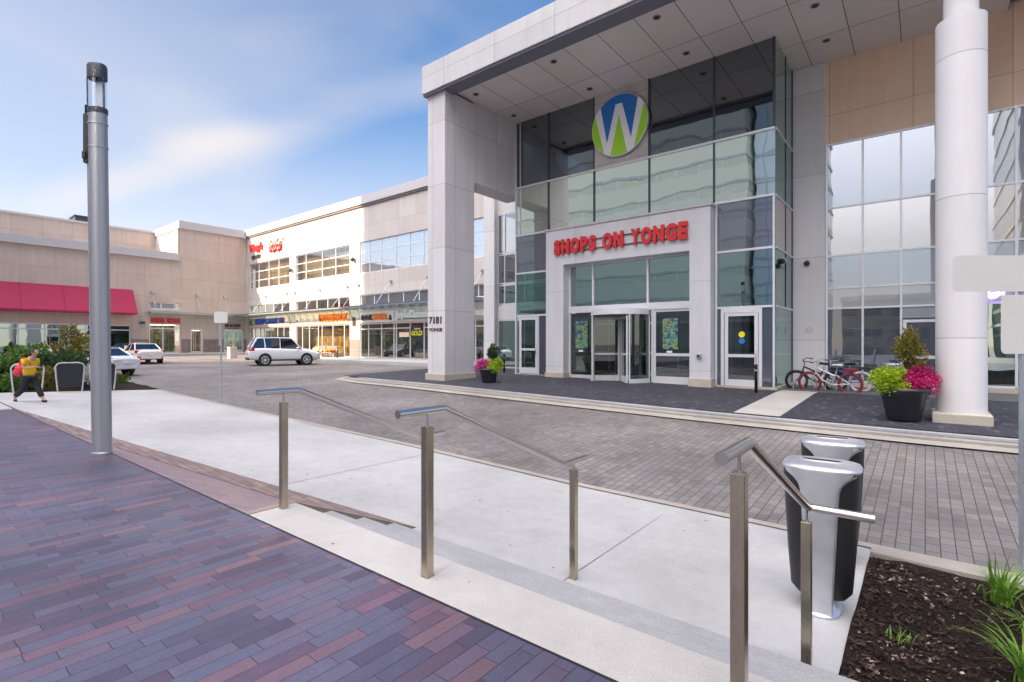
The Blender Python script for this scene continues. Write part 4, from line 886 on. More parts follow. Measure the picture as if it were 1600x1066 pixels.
m = MB(); m.loft([sh(ell(.119, .092, 5.10), 5.1), sh(ell(.119, .092, 5.27), 5.27), sh(ell(.108, .08, 5.30), 5.30)]); lb(m, 'cap', 'dark_metal')
m = MB(); m.loft([sh(ell(.108, .082, 4.70), 4.7), sh(ell(.108, .082, 5.10), 5.1)]); lb(m, 'glass_head', 'glass_lamp')
m = MB(); m.box(-.045-.06, .055-.07, .02, .03, 4.72, 5.08); lb(m, 'reflector', 'white_paint')
for s_ in (-1, 1): m = MB(); m.cyl((s_*.112+dx(4.7), -.03, 4.70), (s_*.112+dx(5.1), -.03, 5.1), .010, n=8); lb(m, 'head_rod', 'dark_metal')
m = MB(); m.box(-.225, -.155, -.05, .03, 3.95, 4.62); m.box(-.225, -.175, -.07, -.05, 4.0, 4.1); bo = lb(m, 'radio_box', 'black_paint', bevel=.008)
m = MB(); m.cyl((-.2, -.03, 4.62), (-.2, -.03, 4.74), .012, n=8); lb(m, 'antenna', 'black_paint', bo)
for z in (4.16, 4.48):
    m = MB(); m.loft([sh(ell(.122, .092, z), z), sh(ell(.122, .092, z+.02), z)]); lb(m, 'strap', 'galvanised')
m = MB(); m.cyl((-.185, -.02, 3.95), (-.118, -.03, 0.3), .006, n=6); lb(m, 'cable', 'galvanised')
m = MB(); m.loft([ell(.132, .10, .0), ell(.132, .10, .012), ell(.122, .09, .02)]); lb(m, 'base_ring', 'pole_paint')

# ------------------------------------------------------------------ litter bins
def bin_(loc, rz, lab):
    t = thing('litter_bin', lab, 'litter bin', loc, rz, 'silver and black litter bins')
    b = lambda m, n, mt, p=t, bv=0: m.build(n, mt, p, world=False, bevel=bv)
    E_ = lambda a, c, z: ell(a, c, z, 48, 3.2)
    m = MB(); m.loft([E_(.16, .12, .13), E_(.200, .165, .19), E_(.222, .185, .5), E_(.245, .200, .95), E_(.250, .205, 1.135)]); b(m, 'side_shell', 'black_paint')
    m = MB(); m.loft([E_(.252, .212, 1.130), E_(.258, .218, 1.138), E_(.260, .220, 1.150), E_(.250, .210, 1.166), E_(.20, .165, 1.178), E_(.10, .08, 1.184)]); lid = b(m, 'lid', 'bin_aluminium')
    def dep(x, z):          # depth of the shell at (x, z)
        z = min(max(z, .19), 1.135); tb = [(.19, .200, .165), (.5, .222, .185), (.95, .245, .200), (1.135, .250, .205)]
        for (z0, a0, c0_), (z1, a1, c1_) in zip(tb, tb[1:]):
            if z <= z1: u = (z-z0)/(z1-z0); a = a0+(a1-a0)*u; c = c0_+(c1_-c0_)*u; break
        return c*max(0, 1-min(1, abs(x)/a)**3.2)**(1/3.2)
    for s_ in (-1, 1):
        m = MB(); rings = []
        for x, z in ((.080, .03), (.086, .2), (.100, .5), (.115, .85), (.124, .99), (.135, 1.03), (.155, 1.06), (.185, 1.088), (.220, 1.11), (.248, 1.142)):
            n = 12; rings.append([(-x+2*x*i/n, s_*(dep(-x+2*x*i/n, z)+.016), z) for i in range(n+1)]+[(x-2*x*i/n, s_*(dep(x-2*x*i/n, z)-.02), z) for i in range(n+1)])
        m.loft(rings, True, True, True); b(m, 'front_band' if s_ < 0 else 'rear_band', 'bin_aluminium')
    m = MB(); m.loft([ell(.13, .20, 0, 40, 2.5), ell(.135, .205, .015, 40, 2.5), ell(.125, .19, .03, 40, 2.5), ell(.10, .14, .05, 40, 2.5), ell(.095, .13, .14, 40, 2.5)]); b(m, 'foot', 'bin_aluminium')
    m = MB(); m.loft([ell(.145, .042, 1.170, 30, 3), ell(.14, .038, 1.190, 30, 3)]); b(m, 'slot_frame', 'bin_aluminium', lid)
    m = MB(); m.loft([ell(.125, .022, 1.18, 30, 4), ell(.125, .022, 1.1915, 30, 4)]); b(m, 'slot', 'bin_slot', lid); t.scale = (1.08, 1.08, 1.01); return t
bin_((-.66, 4.86, -.655), R(4), 'front one of the two litter bins, behind the lower end of the nearest handrail')
bin_((-.73, 6.05, -.65), R(6), 'rear one of the two litter bins, standing at the road edge')

# ------------------------------------------------------------------ posts, signs, bollards
def rsheet(m, x0, x1, z0, z1, y0, y1, r=.04):
    pts = []
    for cx, cz, a in ((x1-r, z1-r, 0), (x0+r, z1-r, 90), (x0+r, z0+r, 180), (x1-r, z0+r, 270)):
        for k in range(6): pts.append((cx+r*math.cos(R(a+18*k)), cz+r*math.sin(R(a+18*k))))
    m.prism(pts, lambda x, z: (x, y0, z), lambda x, z: (x, y1, z)); return m
t = thing('road_sign', 'two blank sign backs on a thin post at the right edge of the picture', 'road sign', (.705, 6.62, -.66), R(38.7))
b = lambda m, n, mt, p=t, bv=0: m.build(n, mt, p, world=False, bevel=bv)
m = MB(); m.cyl((0, .02, 0), (0, .02, 2.98), .022, n=14); b(m, 'post', 'galvanised')
m = MB(); rsheet(m, -.66, .03, 2.63, 2.96, -.012, -.006); b(m, 'wide_panel', 'sign_back')
m = MB(); rsheet(m, -.215, .24, 2.06, 2.60, -.010, -.004); b(m, 'tall_panel', 'sign_back')
for z in (2.72, 2.86, 2.2, 2.48): m = MB(); m.cyl((0, -.018, z), (0, -.004, z), .009, n=8); b(m, 'bolt', 'galvanised')
t = thing('road_sign', 'thin post with two small grey sign panels at the far walk edge', 'road sign', (-16.5, 6.62, -.36), R(45))
b = lambda m, n, mt, p=t, bv=0: m.build(n, mt, p, world=False, bevel=bv)
m = MB(); m.cyl((0, .02, 0), (0, .02, 2.82), .022, n=10); b(m, 'post', 'galvanised')
m = MB(); rsheet(m, -.19, .19, 2.46, 2.80, -.012, -.004); b(m, 'upper_panel', 'sign_back')
m = MB(); m.box(.02, .028, -.18, .0, 1.78, 2.44); b(m, 'lower_panel', 'sign_back')
def bollard(loc, lab):
    t = thing('bollard', lab, 'bollard', loc, 0, 'slim black bollards'); m = MB(); m.lathe([(0, 0), (.045, 0), (.045, .80), (.05, .81), (.05, .85), (.03, .88), (0, .885)], n=16); m.build('tube', 'black_paint', t, world=False)
    m = MB(); m.lathe([(.046, .66), (.047, .66), (.047, .70), (.046, .70)], n=16); m.build('ring', 'galvanised', t, world=False)
bollard((-4.02, 16.9, -.02), 'black bollard on the terrace in front of the right-hand side door')
bollard((-15.2, 18.4, .12), 'black bollard behind the flower pot beside the pillar')
bollard((-36.9, 23.6, .3), 'black bollard on the far shop walk beside the brown based pier')
def hoop(loc, lab, panel):
    t = thing('hoop_rack', lab, 'rack', loc, 0, 'pale hoop racks along the shrub bed')
    pts = [(0, -.30, 0), (0, -.34, .45), (0, -.36, .80), (0, -.30, .89), (0, -.2, .915), (0, .2, .915), (0, .30, .89), (0, .36, .80), (0, .34, .45), (0, .30, 0)]
    m = MB(); m.tube(pts, .022, 8); m.build('hoop', 'cap_metal', t, world=False)
    if panel: m = MB(); m.prism([(-.29, .12), (-.335, .80), (-.28, .87), (.28, .87), (.335, .80), (.29, .12)], lambda y, z: (-.012, y, z), lambda y, z: (.012, y, z)); m.build('panel', 'seat_black', t, world=False)
hoop((-20.7, 2.95, -.03), 'open pale hoop rack beside the walking person', False)
hoop((-21.4, 4.05, -.05), 'hoop rack with dark panel, wholly visible left of the lamp post', True)
hoop((-21.5, 4.92, -.07), 'hoop rack with dark panel half behind the lamp post', True)
t = thing('waste_bin', 'square beige stone waste bin in the sun by the corner', 'waste bin', (-43, 18.1, .24)); m = MB(); m.box(-.28, .28, -.28, .28, 0, .85); m.build('body', 'plinth_stone', t, world=False, bevel=.03); m = MB(); m.box(-.3, .3, -.3, .3, .85, .95); m.build('lid', 'straw', t, world=False, bevel=.03)
for x, c, lab in ((-41.0, 'goods_warm', 'low red and orange display crates on the walk, left one'), (-39.2, 'orange_letter', 'low orange display crate on the walk, right one')):
    t = thing('display_crate', lab, 'crate', (x, 24.3, .3), 0, 'display crates outside the orange sign shop'); m = MB(); m.box(-.8, .8, -.3, .3, .35, .42); m.box(-.8, .8, .26, .3, .42, .95)
    for u in (-.75, .7): m.box(u, u+.05, -.28, -.23, 0, .35); m.box(u, u+.05, .23, .28, 0, .35)
    m.build('stand', 'brown_base', t, world=False)
    m = MB()
    for k in range(14): m.ball((random.uniform(-.7, .7), random.uniform(-.2, .2), .5+random.random()*.2), .11, n=8, m=6)
    m.build('goods', c, t, world=False)

# ------------------------------------------------------------------ plants
def leaves(m, c, rad, n, size, clumps=9, up=.25, narrow=.5, seed=None):
    rnd = random.Random(seed if seed is not None else random.random())
    cs = []
    for i in range(clumps):
        u = Vector((rnd.gauss(0, 1), rnd.gauss(0, 1), rnd.gauss(0, 1))).normalized()*rnd.uniform(.25, .85)
        cs.append((Vector((c[0]+u.x*rad[0], c[1]+u.y*rad[1], c[2]+u.z*rad[2])), rnd.uniform(.25, .5)))
    for i in range(n):
        q, s_ = rnd.choice(cs); d = Vector((rnd.gauss(0, 1), rnd.gauss(0, 1), rnd.gauss(0, 1))).normalized()
        p = q+Vector((d.x*rad[0], d.y*rad[1], d.z*rad[2]))*s_*rnd.uniform(.5, 1.05)
        a = (d+Vector((rnd.gauss(0, .6), rnd.gauss(0, .6), rnd.gauss(0, .6)+up))).normalized(); b_ = a.orthogonal().normalized(); b_ = (Matrix.Rotation(rnd.uniform(0, 6.3), 3, a) @ b_)
        l = size*rnd.uniform(.6, 1.3); ww = l*narrow; nrm = a.cross(b_)*l*.12
        m.add([p, p+a*l*.5+b_*ww*.5+nrm, p+a*l, p+a*l*.5-b_*ww*.5+nrm], [(0, 1, 2, 3)])
    return m
def bush(x, y, zb, rx, rz, lab, mt='leaf_dark', n=1800, size=.13, sd=1, ry=None, clumps=12):
    t = thing('shrub', lab, 'shrub', (x, y, zb), 0, 'shrubs in the bed on the left')
    m = MB(); leaves(m, (0, 0, rz*1.05), (rx, ry or rx, rz), n, size, clumps, seed=sd); m.build('crown', mt, t, world=False, fixn=False)
    m = MB(); rnd = random.Random(sd)
    for k in range(7):
        a = rnd.uniform(0, 6.3); e = rnd.uniform(.3, .8)
        m.tube([(0.06*math.cos(a), .06*math.sin(a), -.1), (rx*.35*e*math.cos(a), rx*.35*e*math.sin(a), rz*.7), (rx*e*math.cos(a), rx*e*math.sin(a), rz*1.5*e+.3)], [.03, .02, .008], 6)
    m.build('stem', 'bark', t, world=False); return t
def at(px, d):
    a = (px-800)/806; return (d*(.7804*a-.6252), d*(.6252*a+.7804))
for i, (px, d, rx, rz, mt, sz, n, lab) in enumerate([
    (8, 17.6, .95, .72, 'leaf_mid', .15, 2200, 'bright green shrub at the left edge of the picture'),
    (45, 18.6, .9, .80, 'leaf_mid', .16, 2200, 'broad leaved green shrub behind the walking person'),
    (100, 20.2, 1.15, 1.12, 'leaf_olive', .15, 2400, 'tallest shrub, olive green, in the middle of the bed'),
    (88, 18.6, .85, .70, 'leaf_dark', .12, 2600, 'dark fine leaved shrub above the first dark hoop panel'),
    (122, 18.9, .75, .62, 'leaf_dark', .12, 2000, 'dark shrub between the two hoop panels'),
    (146, 18.6, .55, .50, 'petal_white', .10, 1300, 'whitish variegated shrub just left of the lamp post'),
    (63, 16.9, .55, .42, 'leaf_olive', .10, 1300, 'low yellowish shrub right of the walking person'),
    (-25, 17, .8, .6, 'leaf_dark', .14, 1600, 'dark shrub cut by the left frame edge'),
    (24, 16.6, .5, .36, 'leaf_mid', .12, 900, 'low bright shrub directly behind the red bag'),
    (192, 20.8, .35, .16, 'leaf_mid', .08, 400, 'small ground plant at the right tip of the bed')]):
    x, y = at(px, d); bush(x, y, -.12, rx, rz, lab, mt, n, sz, 40+i)
def pot(loc, k, lab, left_mt, right_mt, shrub_mt, sc_=1., sd=3, tall=.8, flip=False):
    t = thing('flower_pot', lab, 'planter', loc, 0, 'black flower pots on the terrace')
    m = MB(); m.lathe([(0, .0), (.27*sc_, .0), (.30*sc_, .03), (.42*sc_, .60*sc_), (.47*sc_, .63*sc_), (.47*sc_, .70*sc_), (.42*sc_, .70*sc_), (.40*sc_, .64*sc_), (0, .62*sc_)], n=36); m.build('pot', 'pot_glaze', t, world=False)
    h = .70*sc_
    dr = Vector((.78, .625, 0)); s_ = -1
    for j, (mt, off) in enumerate(((left_mt, -.26), (right_mt, .26), (right_mt, .0))):
        c = dr*off*sc_*1.2
        if j == 2: c += Vector((.5, -.62, 0))*.22*sc_*(1 if True else 0)+dr*.15
        m = MB(); leaves(m, (c.x, c.y, h+.17*sc_-(.12 if j == 2 else 0)), (.34*sc_, .34*sc_, .30*sc_), 5200 if j < 2 else 2400, .052*sc_**.5, 40, narrow=.7, seed=sd+j); m.build('flowers', mt, t, world=False, fixn=False)
    m = MB(); leaves(m, (.08, .12, h+.25+tall*.5), (.26*sc_, .26*sc_, tall*.55), 1500, .10, 14, up=.7, narrow=.3, seed=sd+9); m.build('tall_plant', shrub_mt, t, world=False, fixn=False)
    m = MB()
    for k_ in range(5): m.tube([(.03*k_, .05, h-.1), (.12-.06*k_, .1, h+.3), (.2-.09*k_, .12+.02*k_, h+.2+tall*.8)], [.014, .01, .005], 5)
    m.build('stem', 'bark', t, world=False)
pot((-12.55, 14.3, .0), 0, 'smaller black flower pot beside the portico pillar with pink and lime plants', 'petal_pink', 'leaf_lime', 'leaf_dark', .80, 5, .62)
pot((-.36, 13.72, -.13), 0, 'larger black flower pot by the round column with lime and magenta plants', 'leaf_lime', 'petal_magenta', 'leaf_olive', .98, 17, .95)
t = thing('ash_urn', 'pale metal ash urn against the dark glass behind the large flower pot', 'ash urn', (-.75, 18.9, -.1)); m = MB(); m.lathe([(0, 0), (.22, 0), (.22, .1), (.14, .3), (.16, .7), (.27, .95), (.27, 1.0), (.2, 1.0), (0, .97)], n=24); m.build('bowl', 'galvanised', t, world=False); m = MB(); leaves(m, (.32, 0, .95), (.16, .1, .1), 120, .08, 4, seed=4); m.build('dry_plant', 'petal_magenta', t, world=False, fixn=False)
def tuft(x, y, z, n, h, spread, lab, sd):
    rnd = random.Random(sd); m = MB()
    for i in range(n):
        a = rnd.uniform(0, 6.28); l = h*rnd.uniform(.55, 1.15); sp = spread*rnd.uniform(.2, 1.15); w_ = rnd.uniform(.004, .009)
        bx, by = rnd.gauss(0, .03), rnd.gauss(0, .03); pts = []
        K = 7
        for k in range(K+1):
            u = k/K; r_ = sp*u**1.7; zz = l*(u-.55*sp/h*u**3.2); pts.append(Vector((bx+r_*math.cos(a), by+r_*math.sin(a), zz)))
        side = Vector((-math.sin(a), math.cos(a), 0)); vs = []
        for k, p in enumerate(pts): ww = w_*(1-(k/K)**2.2)+.0006; vs += [p-side*ww, p+side*ww+Vector((0, 0, ww*.4))]
        m.add(vs, [(2*k, 2*k+1, 2*k+3, 2*k+2) for k in range(K)], True)
    o = m.build('grass_tuft', 'grass_blade', fixn=False); o.location = (x, y, z); tag(o, lab, 'grass', 'grass tufts in the planting bed')
tuft(.50, 5.85, -.66, 70, .46, .34, 'larger tuft of long green blades near the sign post', 3)
tuft(.50, 4.55, -.66, 60, .48, .40, 'long bladed tuft at the lower right corner', 8)
tuft(.62, 5.45, -.66, 30, .25, .35, 'low spreading tuft between the two long bladed tufts', 10)
tuft(-.15, 4.6, -.67, 16, .15, .08, 'small sprig of grass alone in the mulch', 12)

# ------------------------------------------------------------------ bicycles
def bicycle(loc, rz, lab, frame_mt, tyre_mt, lean=0., saddle_mt='seat_black', rackm=True):
    t = thing('bicycle', lab, 'bicycle', loc, rz, 'bicycles parked at the wall'); t.rotation_euler = (lean, 0, rz)
    b = lambda m, n, mt, p=t: m.build(n, mt, p, world=False)
    for x in (-.54, .54):
        m = MB(); m.torus((x, 0, .335), .296, .042, n=32); wh = b(m, 'wheel', tyre_mt)
        m = MB(); m.torus((x, 0, .335), .272, .013, n=32, m=6); m.cyl((x, -.04, .335), (x, .04, .335), .022, n=10); b(m, 'rim', 'galvanised' if tyre_mt != 'maroon_rubber' else 'cap_metal', wh)
        m = MB()
        for k in range(16):
            a = k*math.pi/8; m.cyl((x+.02*math.cos(a+.5), .02*(-1)**k, .335+.02*math.sin(a+.5)), (x+.27*math.cos(a), 0, .335+.27*math.sin(a)), .0022, n=4, caps=False)
        b(m, 'spokes', 'galvanised', wh)
        m = MB(); n_ = 12; a0 = 15 if x < 0 else 30; pts = [(x+.35*math.cos(R(a0+150*k/n_)), .335+.35*math.sin(R(a0+150*k/n_))) for k in range(n_+1)]
        for p, q in zip(pts, pts[1:]): m.add([(p[0], -.03, p[1]), (p[0], .03, p[1]), (q[0], .03, q[1]), (q[0], -.03, q[1])], [(0, 1, 2, 3)], True)
        b(m, 'mudguard', tyre_mt)
    m = MB(); BBk = (-.06, 0, .29); ST = (-.20, 0, .72); HT = (.33, 0, .80); HB = (.37, 0, .66); RA = (-.54, 0, .335)
    m.tube([HT, (.05, 0, .66), (-.15, 0, .56)], .026, 8); m.tube([HB, (.2, 0, .43), BBk], .028, 8); m.tube([ST, BBk], .024, 8); m.tube([HT, HB], .022, 8)
    for s_ in (-.05, .05): m.tube([(-.06, s_*.5, .29), (-.54, s_, .335)], .011, 6); m.tube([(-.17, s_*.4, .60), (-.54, s_, .335)], .010, 6)
    b(m, 'frame', frame_mt)
    m = MB()
    for s_ in (-.05, .05): m.tube([HB, (.40, s_, .58), (.46, s_, .42), (.54, s_, .335)], .012, 6)
    b(m, 'fork', frame_mt)
    m = MB(); m.tube([(.33, 0, .80), (.31, 0, .92), (.35, 0, 1.0)], .013, 8); m.tube([(.10, -.32, 1.0), (.24, -.30, 1.03), (.36, -.12, 1.0), (.36, .12, 1.0), (.24, .30, 1.03), (.10, .32, 1.0)], .012, 8); hb = b(m, 'handlebar', 'galvanised' if frame_mt != 'black_paint' else 'black_paint')
    for s_ in (-1, 1): m = MB(); m.cyl((.07, s_*.325, .998), (.18, s_*.308, 1.015), .019, n=10); b(m, 'grip', 'black_paint', hb)
    m = MB(); m.tube([ST, (-.225, 0, .86)], .012, 8); b(m, 'seat_post', 'galvanised')
    m = MB(); m.loft([[( -.36+.0*k, 0.13*math.cos(a), .90+.035*math.sin(a)) for k, a in ((0, R(x)) for x in range(0, 360, 36))], [(-.28, .12*math.cos(R(x)), .905+.04*math.sin(R(x))) for x in range(0, 360, 36)], [(-.18, .05*math.cos(R(x)), .90+.03*math.sin(R(x))) for x in range(0, 360, 36)], [(-.07, .025*math.cos(R(x)), .895+.02*math.sin(R(x))) for x in range(0, 360, 36)]]); b(m, 'saddle', saddle_mt)
    m = MB(); m.torus((-.06, -.05, .29), .085, .008, n=20, m=5); m.tube([(-.06, -.06, .29), (-.14, -.07, .15)], .009, 6); m.tube([(-.06, .06, .29), (.02, .07, .43)], .009, 6); m.box(-.19, -.10, -.14, -.06, .14, .16); m.box(-.02, .06, .06, .14, .42, .44); b(m, 'crank', 'galvanised')
    if rackm:
        m = MB(); m.tube([(-.75, .06, .74), (-.35, .06, .74)], .008, 6); m.tube([(-.75, -.06, .74), (-.35, -.06, .74)], .008, 6); m.tube([(-.75, .06, .74), (-.75, -.06, .74)], .008, 6); m.box(-.76, -.38, -.09, .09, .742, .80)
        for s_ in (-.06, .06): m.tube([(-.56, s_, .335), (-.60, s_, .74)], .006, 5)
        b(m, 'carrier', 'maroon_rubber' if tyre_mt == 'maroon_rubber' else 'black_paint')
    return t
bicycle((-2.30, 18.55, -.07), R(176), 'silver framed bicycle with maroon tyres in front of the others', 'bin_aluminium', 'maroon_rubber', R(-6), 'sign_back')
bicycle((-2.75, 19.05, -.05), R(190), 'black bicycle leaning behind the silver one with its front wheel at the glass corner', 'black_paint', 'tyre_rubber', R(-10))
bicycle((-2.10, 19.35, -.05), R(171), 'blue framed bicycle hidden mostly behind the silver one', 'blue_letter', 'cap_metal', R(8), 'seat_black')
t = thing('bicycle_rack', 'low grey wheel rack on the ground under the parked bicycles', 'bicycle rack', (-2.6, 19.0, -.05)); m = MB()
m.box(-.9, .9, -.25, -.2, 0, .05); m.box(-.9, .9, .25, .3, 0, .05)
for k in range(6): x = -.75+.3*k; m.tube([(x, -.22, .03), (x, -.15, .3), (x, .15, .3), (x, .27, .03)], .012, 6)
m.build('frame', 'galvanised', t, world=False)

# ------------------------------------------------------------------ cars
def car(loc, rz, lab, kind, paint, group='white cars on the drive'):
    t = thing('parked_car', lab, 'car', loc, rz, group)
    b = lambda m, n, mt, p=t, bv=0: m.build(n, mt, p, world=False, bevel=bv)
    suv = kind == 'suv'
    Lh = 2.28 if suv else 2.32; W_ = .89; ax = (1.32, -1.29) if suv else (1.38, -1.36); wr = .345 if suv else .325
    # x, z_low, z_belt, z_top(centre), half width
    if suv: st = [(-Lh, .48, .80, .86, .74), (-2.2, .36, .98, 1.02, .84), (-2.0, .32, 1.05, 1.07, .885), (-1.3, .28, 1.06, 1.07, .89), (-.4, .27, 1.03, 1.05, .89), (.5, .27, 1.0, 1.02, .89), (.95, .27, .98, 1.04, .885), (1.5, .28, .92, 1.0, .875), (1.95, .30, .82, .90, .84), (2.2, .34, .70, .78, .74), (Lh, .42, .60, .66, .62)]
    else: st = [(-Lh, .45, .80, .84, .72), (-2.24, .34, .93, .96, .82), (-2.0, .28, .98, 1.02, .865), (-1.4, .24, .98, 1.03, .88), (-.5, .22, .93, .96, .88), (.4, .22, .91, .94, .88), (.9, .22, .89, .95, .875), (1.5, .24, .82, .90, .865), (2.0, .26, .72, .80, .83), (2.22, .32, .62, .68, .72), (Lh, .40, .54, .58, .6)]
    rings = []
    for x, zl, zb, zt, hw in st:
        h = zb-zl; half = [(hw*.80, zl), (hw*.95, zl+.05), (hw*.985, zl+h*.35), (hw, zl+h*.62), (hw*.985, zl+h*.85), (hw*.93, zb), (hw*.72, zb+(zt-zb)*.7), (hw*.3, zt)]
        rings.append([(x, y, z) for y, z in half]+[(x, -y, z) for y, z in half[::-1]])
    m = MB(); m.loft(rings); body = b(m, 'body', paint)
    body.modifiers.new('s', 'SUBSURF').levels = 1; body.modifiers['s'].render_levels = 1
    # cabin
    if suv: A, B, C, D, zr_, zb = 1.02, .38, -1.75, -2.16, 1.66, .99
    else: A, B, C, D, zr_, zb = .95, .15, -1.0, -1.78, 1.43, .93
    wb, wt = .80, .60
    def cab(x, z, off=0.):
        k = (z-zb)/(zr_-zb); return wb+(wt-wb)*k+off
    g_ = MB(); pr = [(A, zb-.04), (B, zr_-.03), (C, zr_-.03), (D, zb-.02)]
    n = len(pr); L_ = [(x, cab(x, z), z) for x, z in pr]; R_ = [(x, -cab(x, z), z) for x, z in pr]
    g_.add(L_+R_, [(0, 1, 2, 3), (7, 6, 5, 4), (0, 4, 5, 1), (1, 5, 6, 2), (2, 6, 7, 3)]); b(g_, 'windows', 'glass_car')
    m = MB(); xs = [B+.06, B-.15, (B+C)/2, C+.2, C-.04]; zt = [zr_-.035, zr_, zr_+.03, zr_+.0, zr_-.03]
    m.loft([[(x, -.60, z-.05), (x, -.585, z), (x, -.3, z+.025), (x, .3, z+.025), (x, .585, z), (x, .60, z-.05)] for x, z in zip(xs, zt)], True); b(m, 'roof', paint)
    m = MB()
    for s_ in (1, -1):
        def pil(x0, x1, w0): m.tube([(x0, s_*cab(0, zb, .004), zb-.02), (x1, s_*cab(0, zr_, .004), zr_-.03)], [w0, w0*.8], 6)
        pil(A, B, .035); pil(D, C, .05 if not suv else .06); pil(-.35, -.35, .03)
        if suv: pil(-1.25, -1.32, .045)
    build_each(m, 'window_pillar', paint, t, world=False)
    m = MB()
    for s_ in (1, -1):
        if suv: m.tube([(B-.2, s_*.56, zr_+.04), (0, s_*.56, zr_+.075), (C+.3, s_*.56, zr_+.04)], .018, 6)
        m.box(-1.1 if suv else -1.0, 1.0, s_*.872, s_*.895, .30, .36)
    build_each(m, 'side_trim', 'black_paint' if suv else paint, t, world=False)
    for s_ in (1, -1):
        for x in ax:
            m = MB(); m.cyl((x, s_*.70, wr+.01), (x, s_*.902, wr+.01), wr+.055, n=28); b(m, 'wheel_arch', 'black_paint')
            m = MB(); m.cyl((x, s_*.70, wr), (x, s_*.905, wr), wr, n=30); m.torus((x, s_*.905, wr), wr-.045, .028, n=30, m=6); wh = b(m, 'wheel', 'tyre_rubber')
            m = MB(); m.cyl((x, s_*.90, wr), (x, s_*.915, wr), .07, n=14); m.torus((x, s_*.912, wr), wr*.64, .02, n=28, m=6)
            for k in range(7):
                a = 2*math.pi*k/7; m.tube([(x+.05*math.cos(a), s_*.915, wr+.05*math.sin(a)), (x+wr*.64*math.cos(a), s_*.918, wr+wr*.64*math.sin(a))], .022, 5)
            b(m, 'rim', 'bin_aluminium', wh)
        m = MB(); m.ball((.72 if suv else .68, s_*.97, zb+.06), .09, .10, .07); b(m, 'mirror', paint)
        zt_ = (.98 if suv else .85)
        m = MB(); m.loft([[(-Lh+.16+dx_, s_*(.66+.0*k), zt_-hh), (-Lh+.0+dx_+.04, s_*.60, zt_-hh), (-Lh+.0+dx_+.05, s_*.60, zt_+hh), (-Lh+.16+dx_, s_*.66, zt_+hh)] for k, dx_, hh in ((0, .0, .07),)]+[[(-Lh+.36, s_*.865, zt_-.09), (-Lh+.08, s_*.83, zt_-.09), (-Lh+.10, s_*.83, zt_+.11), (-Lh+.36, s_*.872, zt_+.11)]]); b(m, 'tail_light', 'tail_red')
        m = MB(); m.ball((Lh-.22, s_*.66, .70 if suv else .62), .16, .14, .075); b(m, 'headlight', 'lamp_clear')
    m = MB(); m.box(-Lh-.02, -Lh+.1, -.62, .62, .34, .50); b(m, 'rear_bumper', 'black_paint' if suv else paint, bv=.03)
    m = MB(); m.box(-Lh-.035, -Lh+.02, -.16, .16, .62 if not suv else .74, .73 if not suv else .86); b(m, 'number_plate', 'white_paint', bv=.004)
    m = MB(); m.box(Lh-.1, Lh+.02, -.45, .45, .36, .52); b(m, 'grille', 'black_paint', bv=.02)
    if suv: m = MB(); m.box(C-.32, C-.02, -.55, .55, zr_-.04, zr_-.005); b(m, 'spoiler', paint, bv=.01)
    t.scale = (.93, 1, 1.04) if suv else (.9, .9, .9)
    return t
car((-32.1, 16.65, zr(-32.1, 16.65)), math.atan2(.953, .302), 'white sport utility car parked side on before the sunlit wing', 'suv', 'paint_white')
car((-30.25, 6.55, zr(-30.2, 6.6)), math.atan2(-.37, -.93), 'white saloon car seen from behind just right of the lamp post', 'sedan', 'paint_white')
car((-40.2, 11.2, zr(-40.2, 11.2)), math.atan2(.02, -1), 'cream white saloon car parked farther back with red tail lights', 'sedan', 'paint_cream')
car((-37.6, 19.7, zr(-37.6, 19.7)), math.atan2(.9, .43), 'dark car mostly hidden behind the white sport utility car', 'sedan', 'paint_dark', 'dark car behind')

# ------------------------------------------------------------------ person
def skinned(name, pts, edges, mat, parent, sub=2, root=0):
    me = bpy.data.meshes.new(name); me.from_pydata([p[:3] for p in pts], edges, []); me.materials.append(MATS[mat])
    o = bpy.data.objects.new(name, me); col.objects.link(o); o.parent = parent
    s_ = o.modifiers.new('skin', 'SKIN'); s_.use_smooth_shade = True
    if not me.skin_vertices: me.skin_vertices.new()
    for i, p in enumerate(pts): me.skin_vertices[0].data[i].radius = (p[3], p[4] if len(p) > 4 else p[3]); me.skin_vertices[0].data[i].use_root = (i == root)
    u = o.modifiers.new('sub', 'SUBSURF'); u.levels = sub; u.render_levels = sub; return o
t = thing('person', 'person in yellow shirt and black trousers walking, head bent over a phone', 'person', (-18.25, 2.62, -.06), R(33)); t.scale = (.86, .86, .86)
P_ = [(0, 0, .86, .13, .10), (.02, 0, 1.02, .12, .09), (.06, 0, 1.20, .14, .10), (.09, 0, 1.33, .09, .08), (.14, 0, 1.41, .05), (.19, 0, 1.48, .075, .08), (.215, 0, 1.55, .085, .09), (.22, 0, 1.62, .055),
      (.07, .17, 1.31, .05), (.08, .21, 1.07, .04), (.30, .12, 1.10, .03), (.36, .09, 1.12, .025), (.07, -.17, 1.31, .05), (.05, -.22, 1.07, .04), (.28, -.14, 1.08, .03), (.34, -.11, 1.10, .025),
      (.0, .09, .80, .085), (.20, .10, .46, .06), (.36, .10, .12, .04), (.47, .10, .05, .032), (.0, -.09, .80, .085), (-.05, -.10, .45, .06), (-.36, -.10, .16, .04), (-.31, -.10, .05, .035)]
Ed = [(0, 1), (1, 2), (2, 3), (3, 4), (4, 5), (5, 6), (6, 7), (3, 8), (8, 9), (9, 10), (10, 11), (3, 12), (12, 13), (13, 14), (14, 15), (0, 16), (16, 17), (17, 18), (18, 19), (0, 20), (20, 21), (21, 22), (22, 23)]
fp = list(P_); fe = list(Ed)
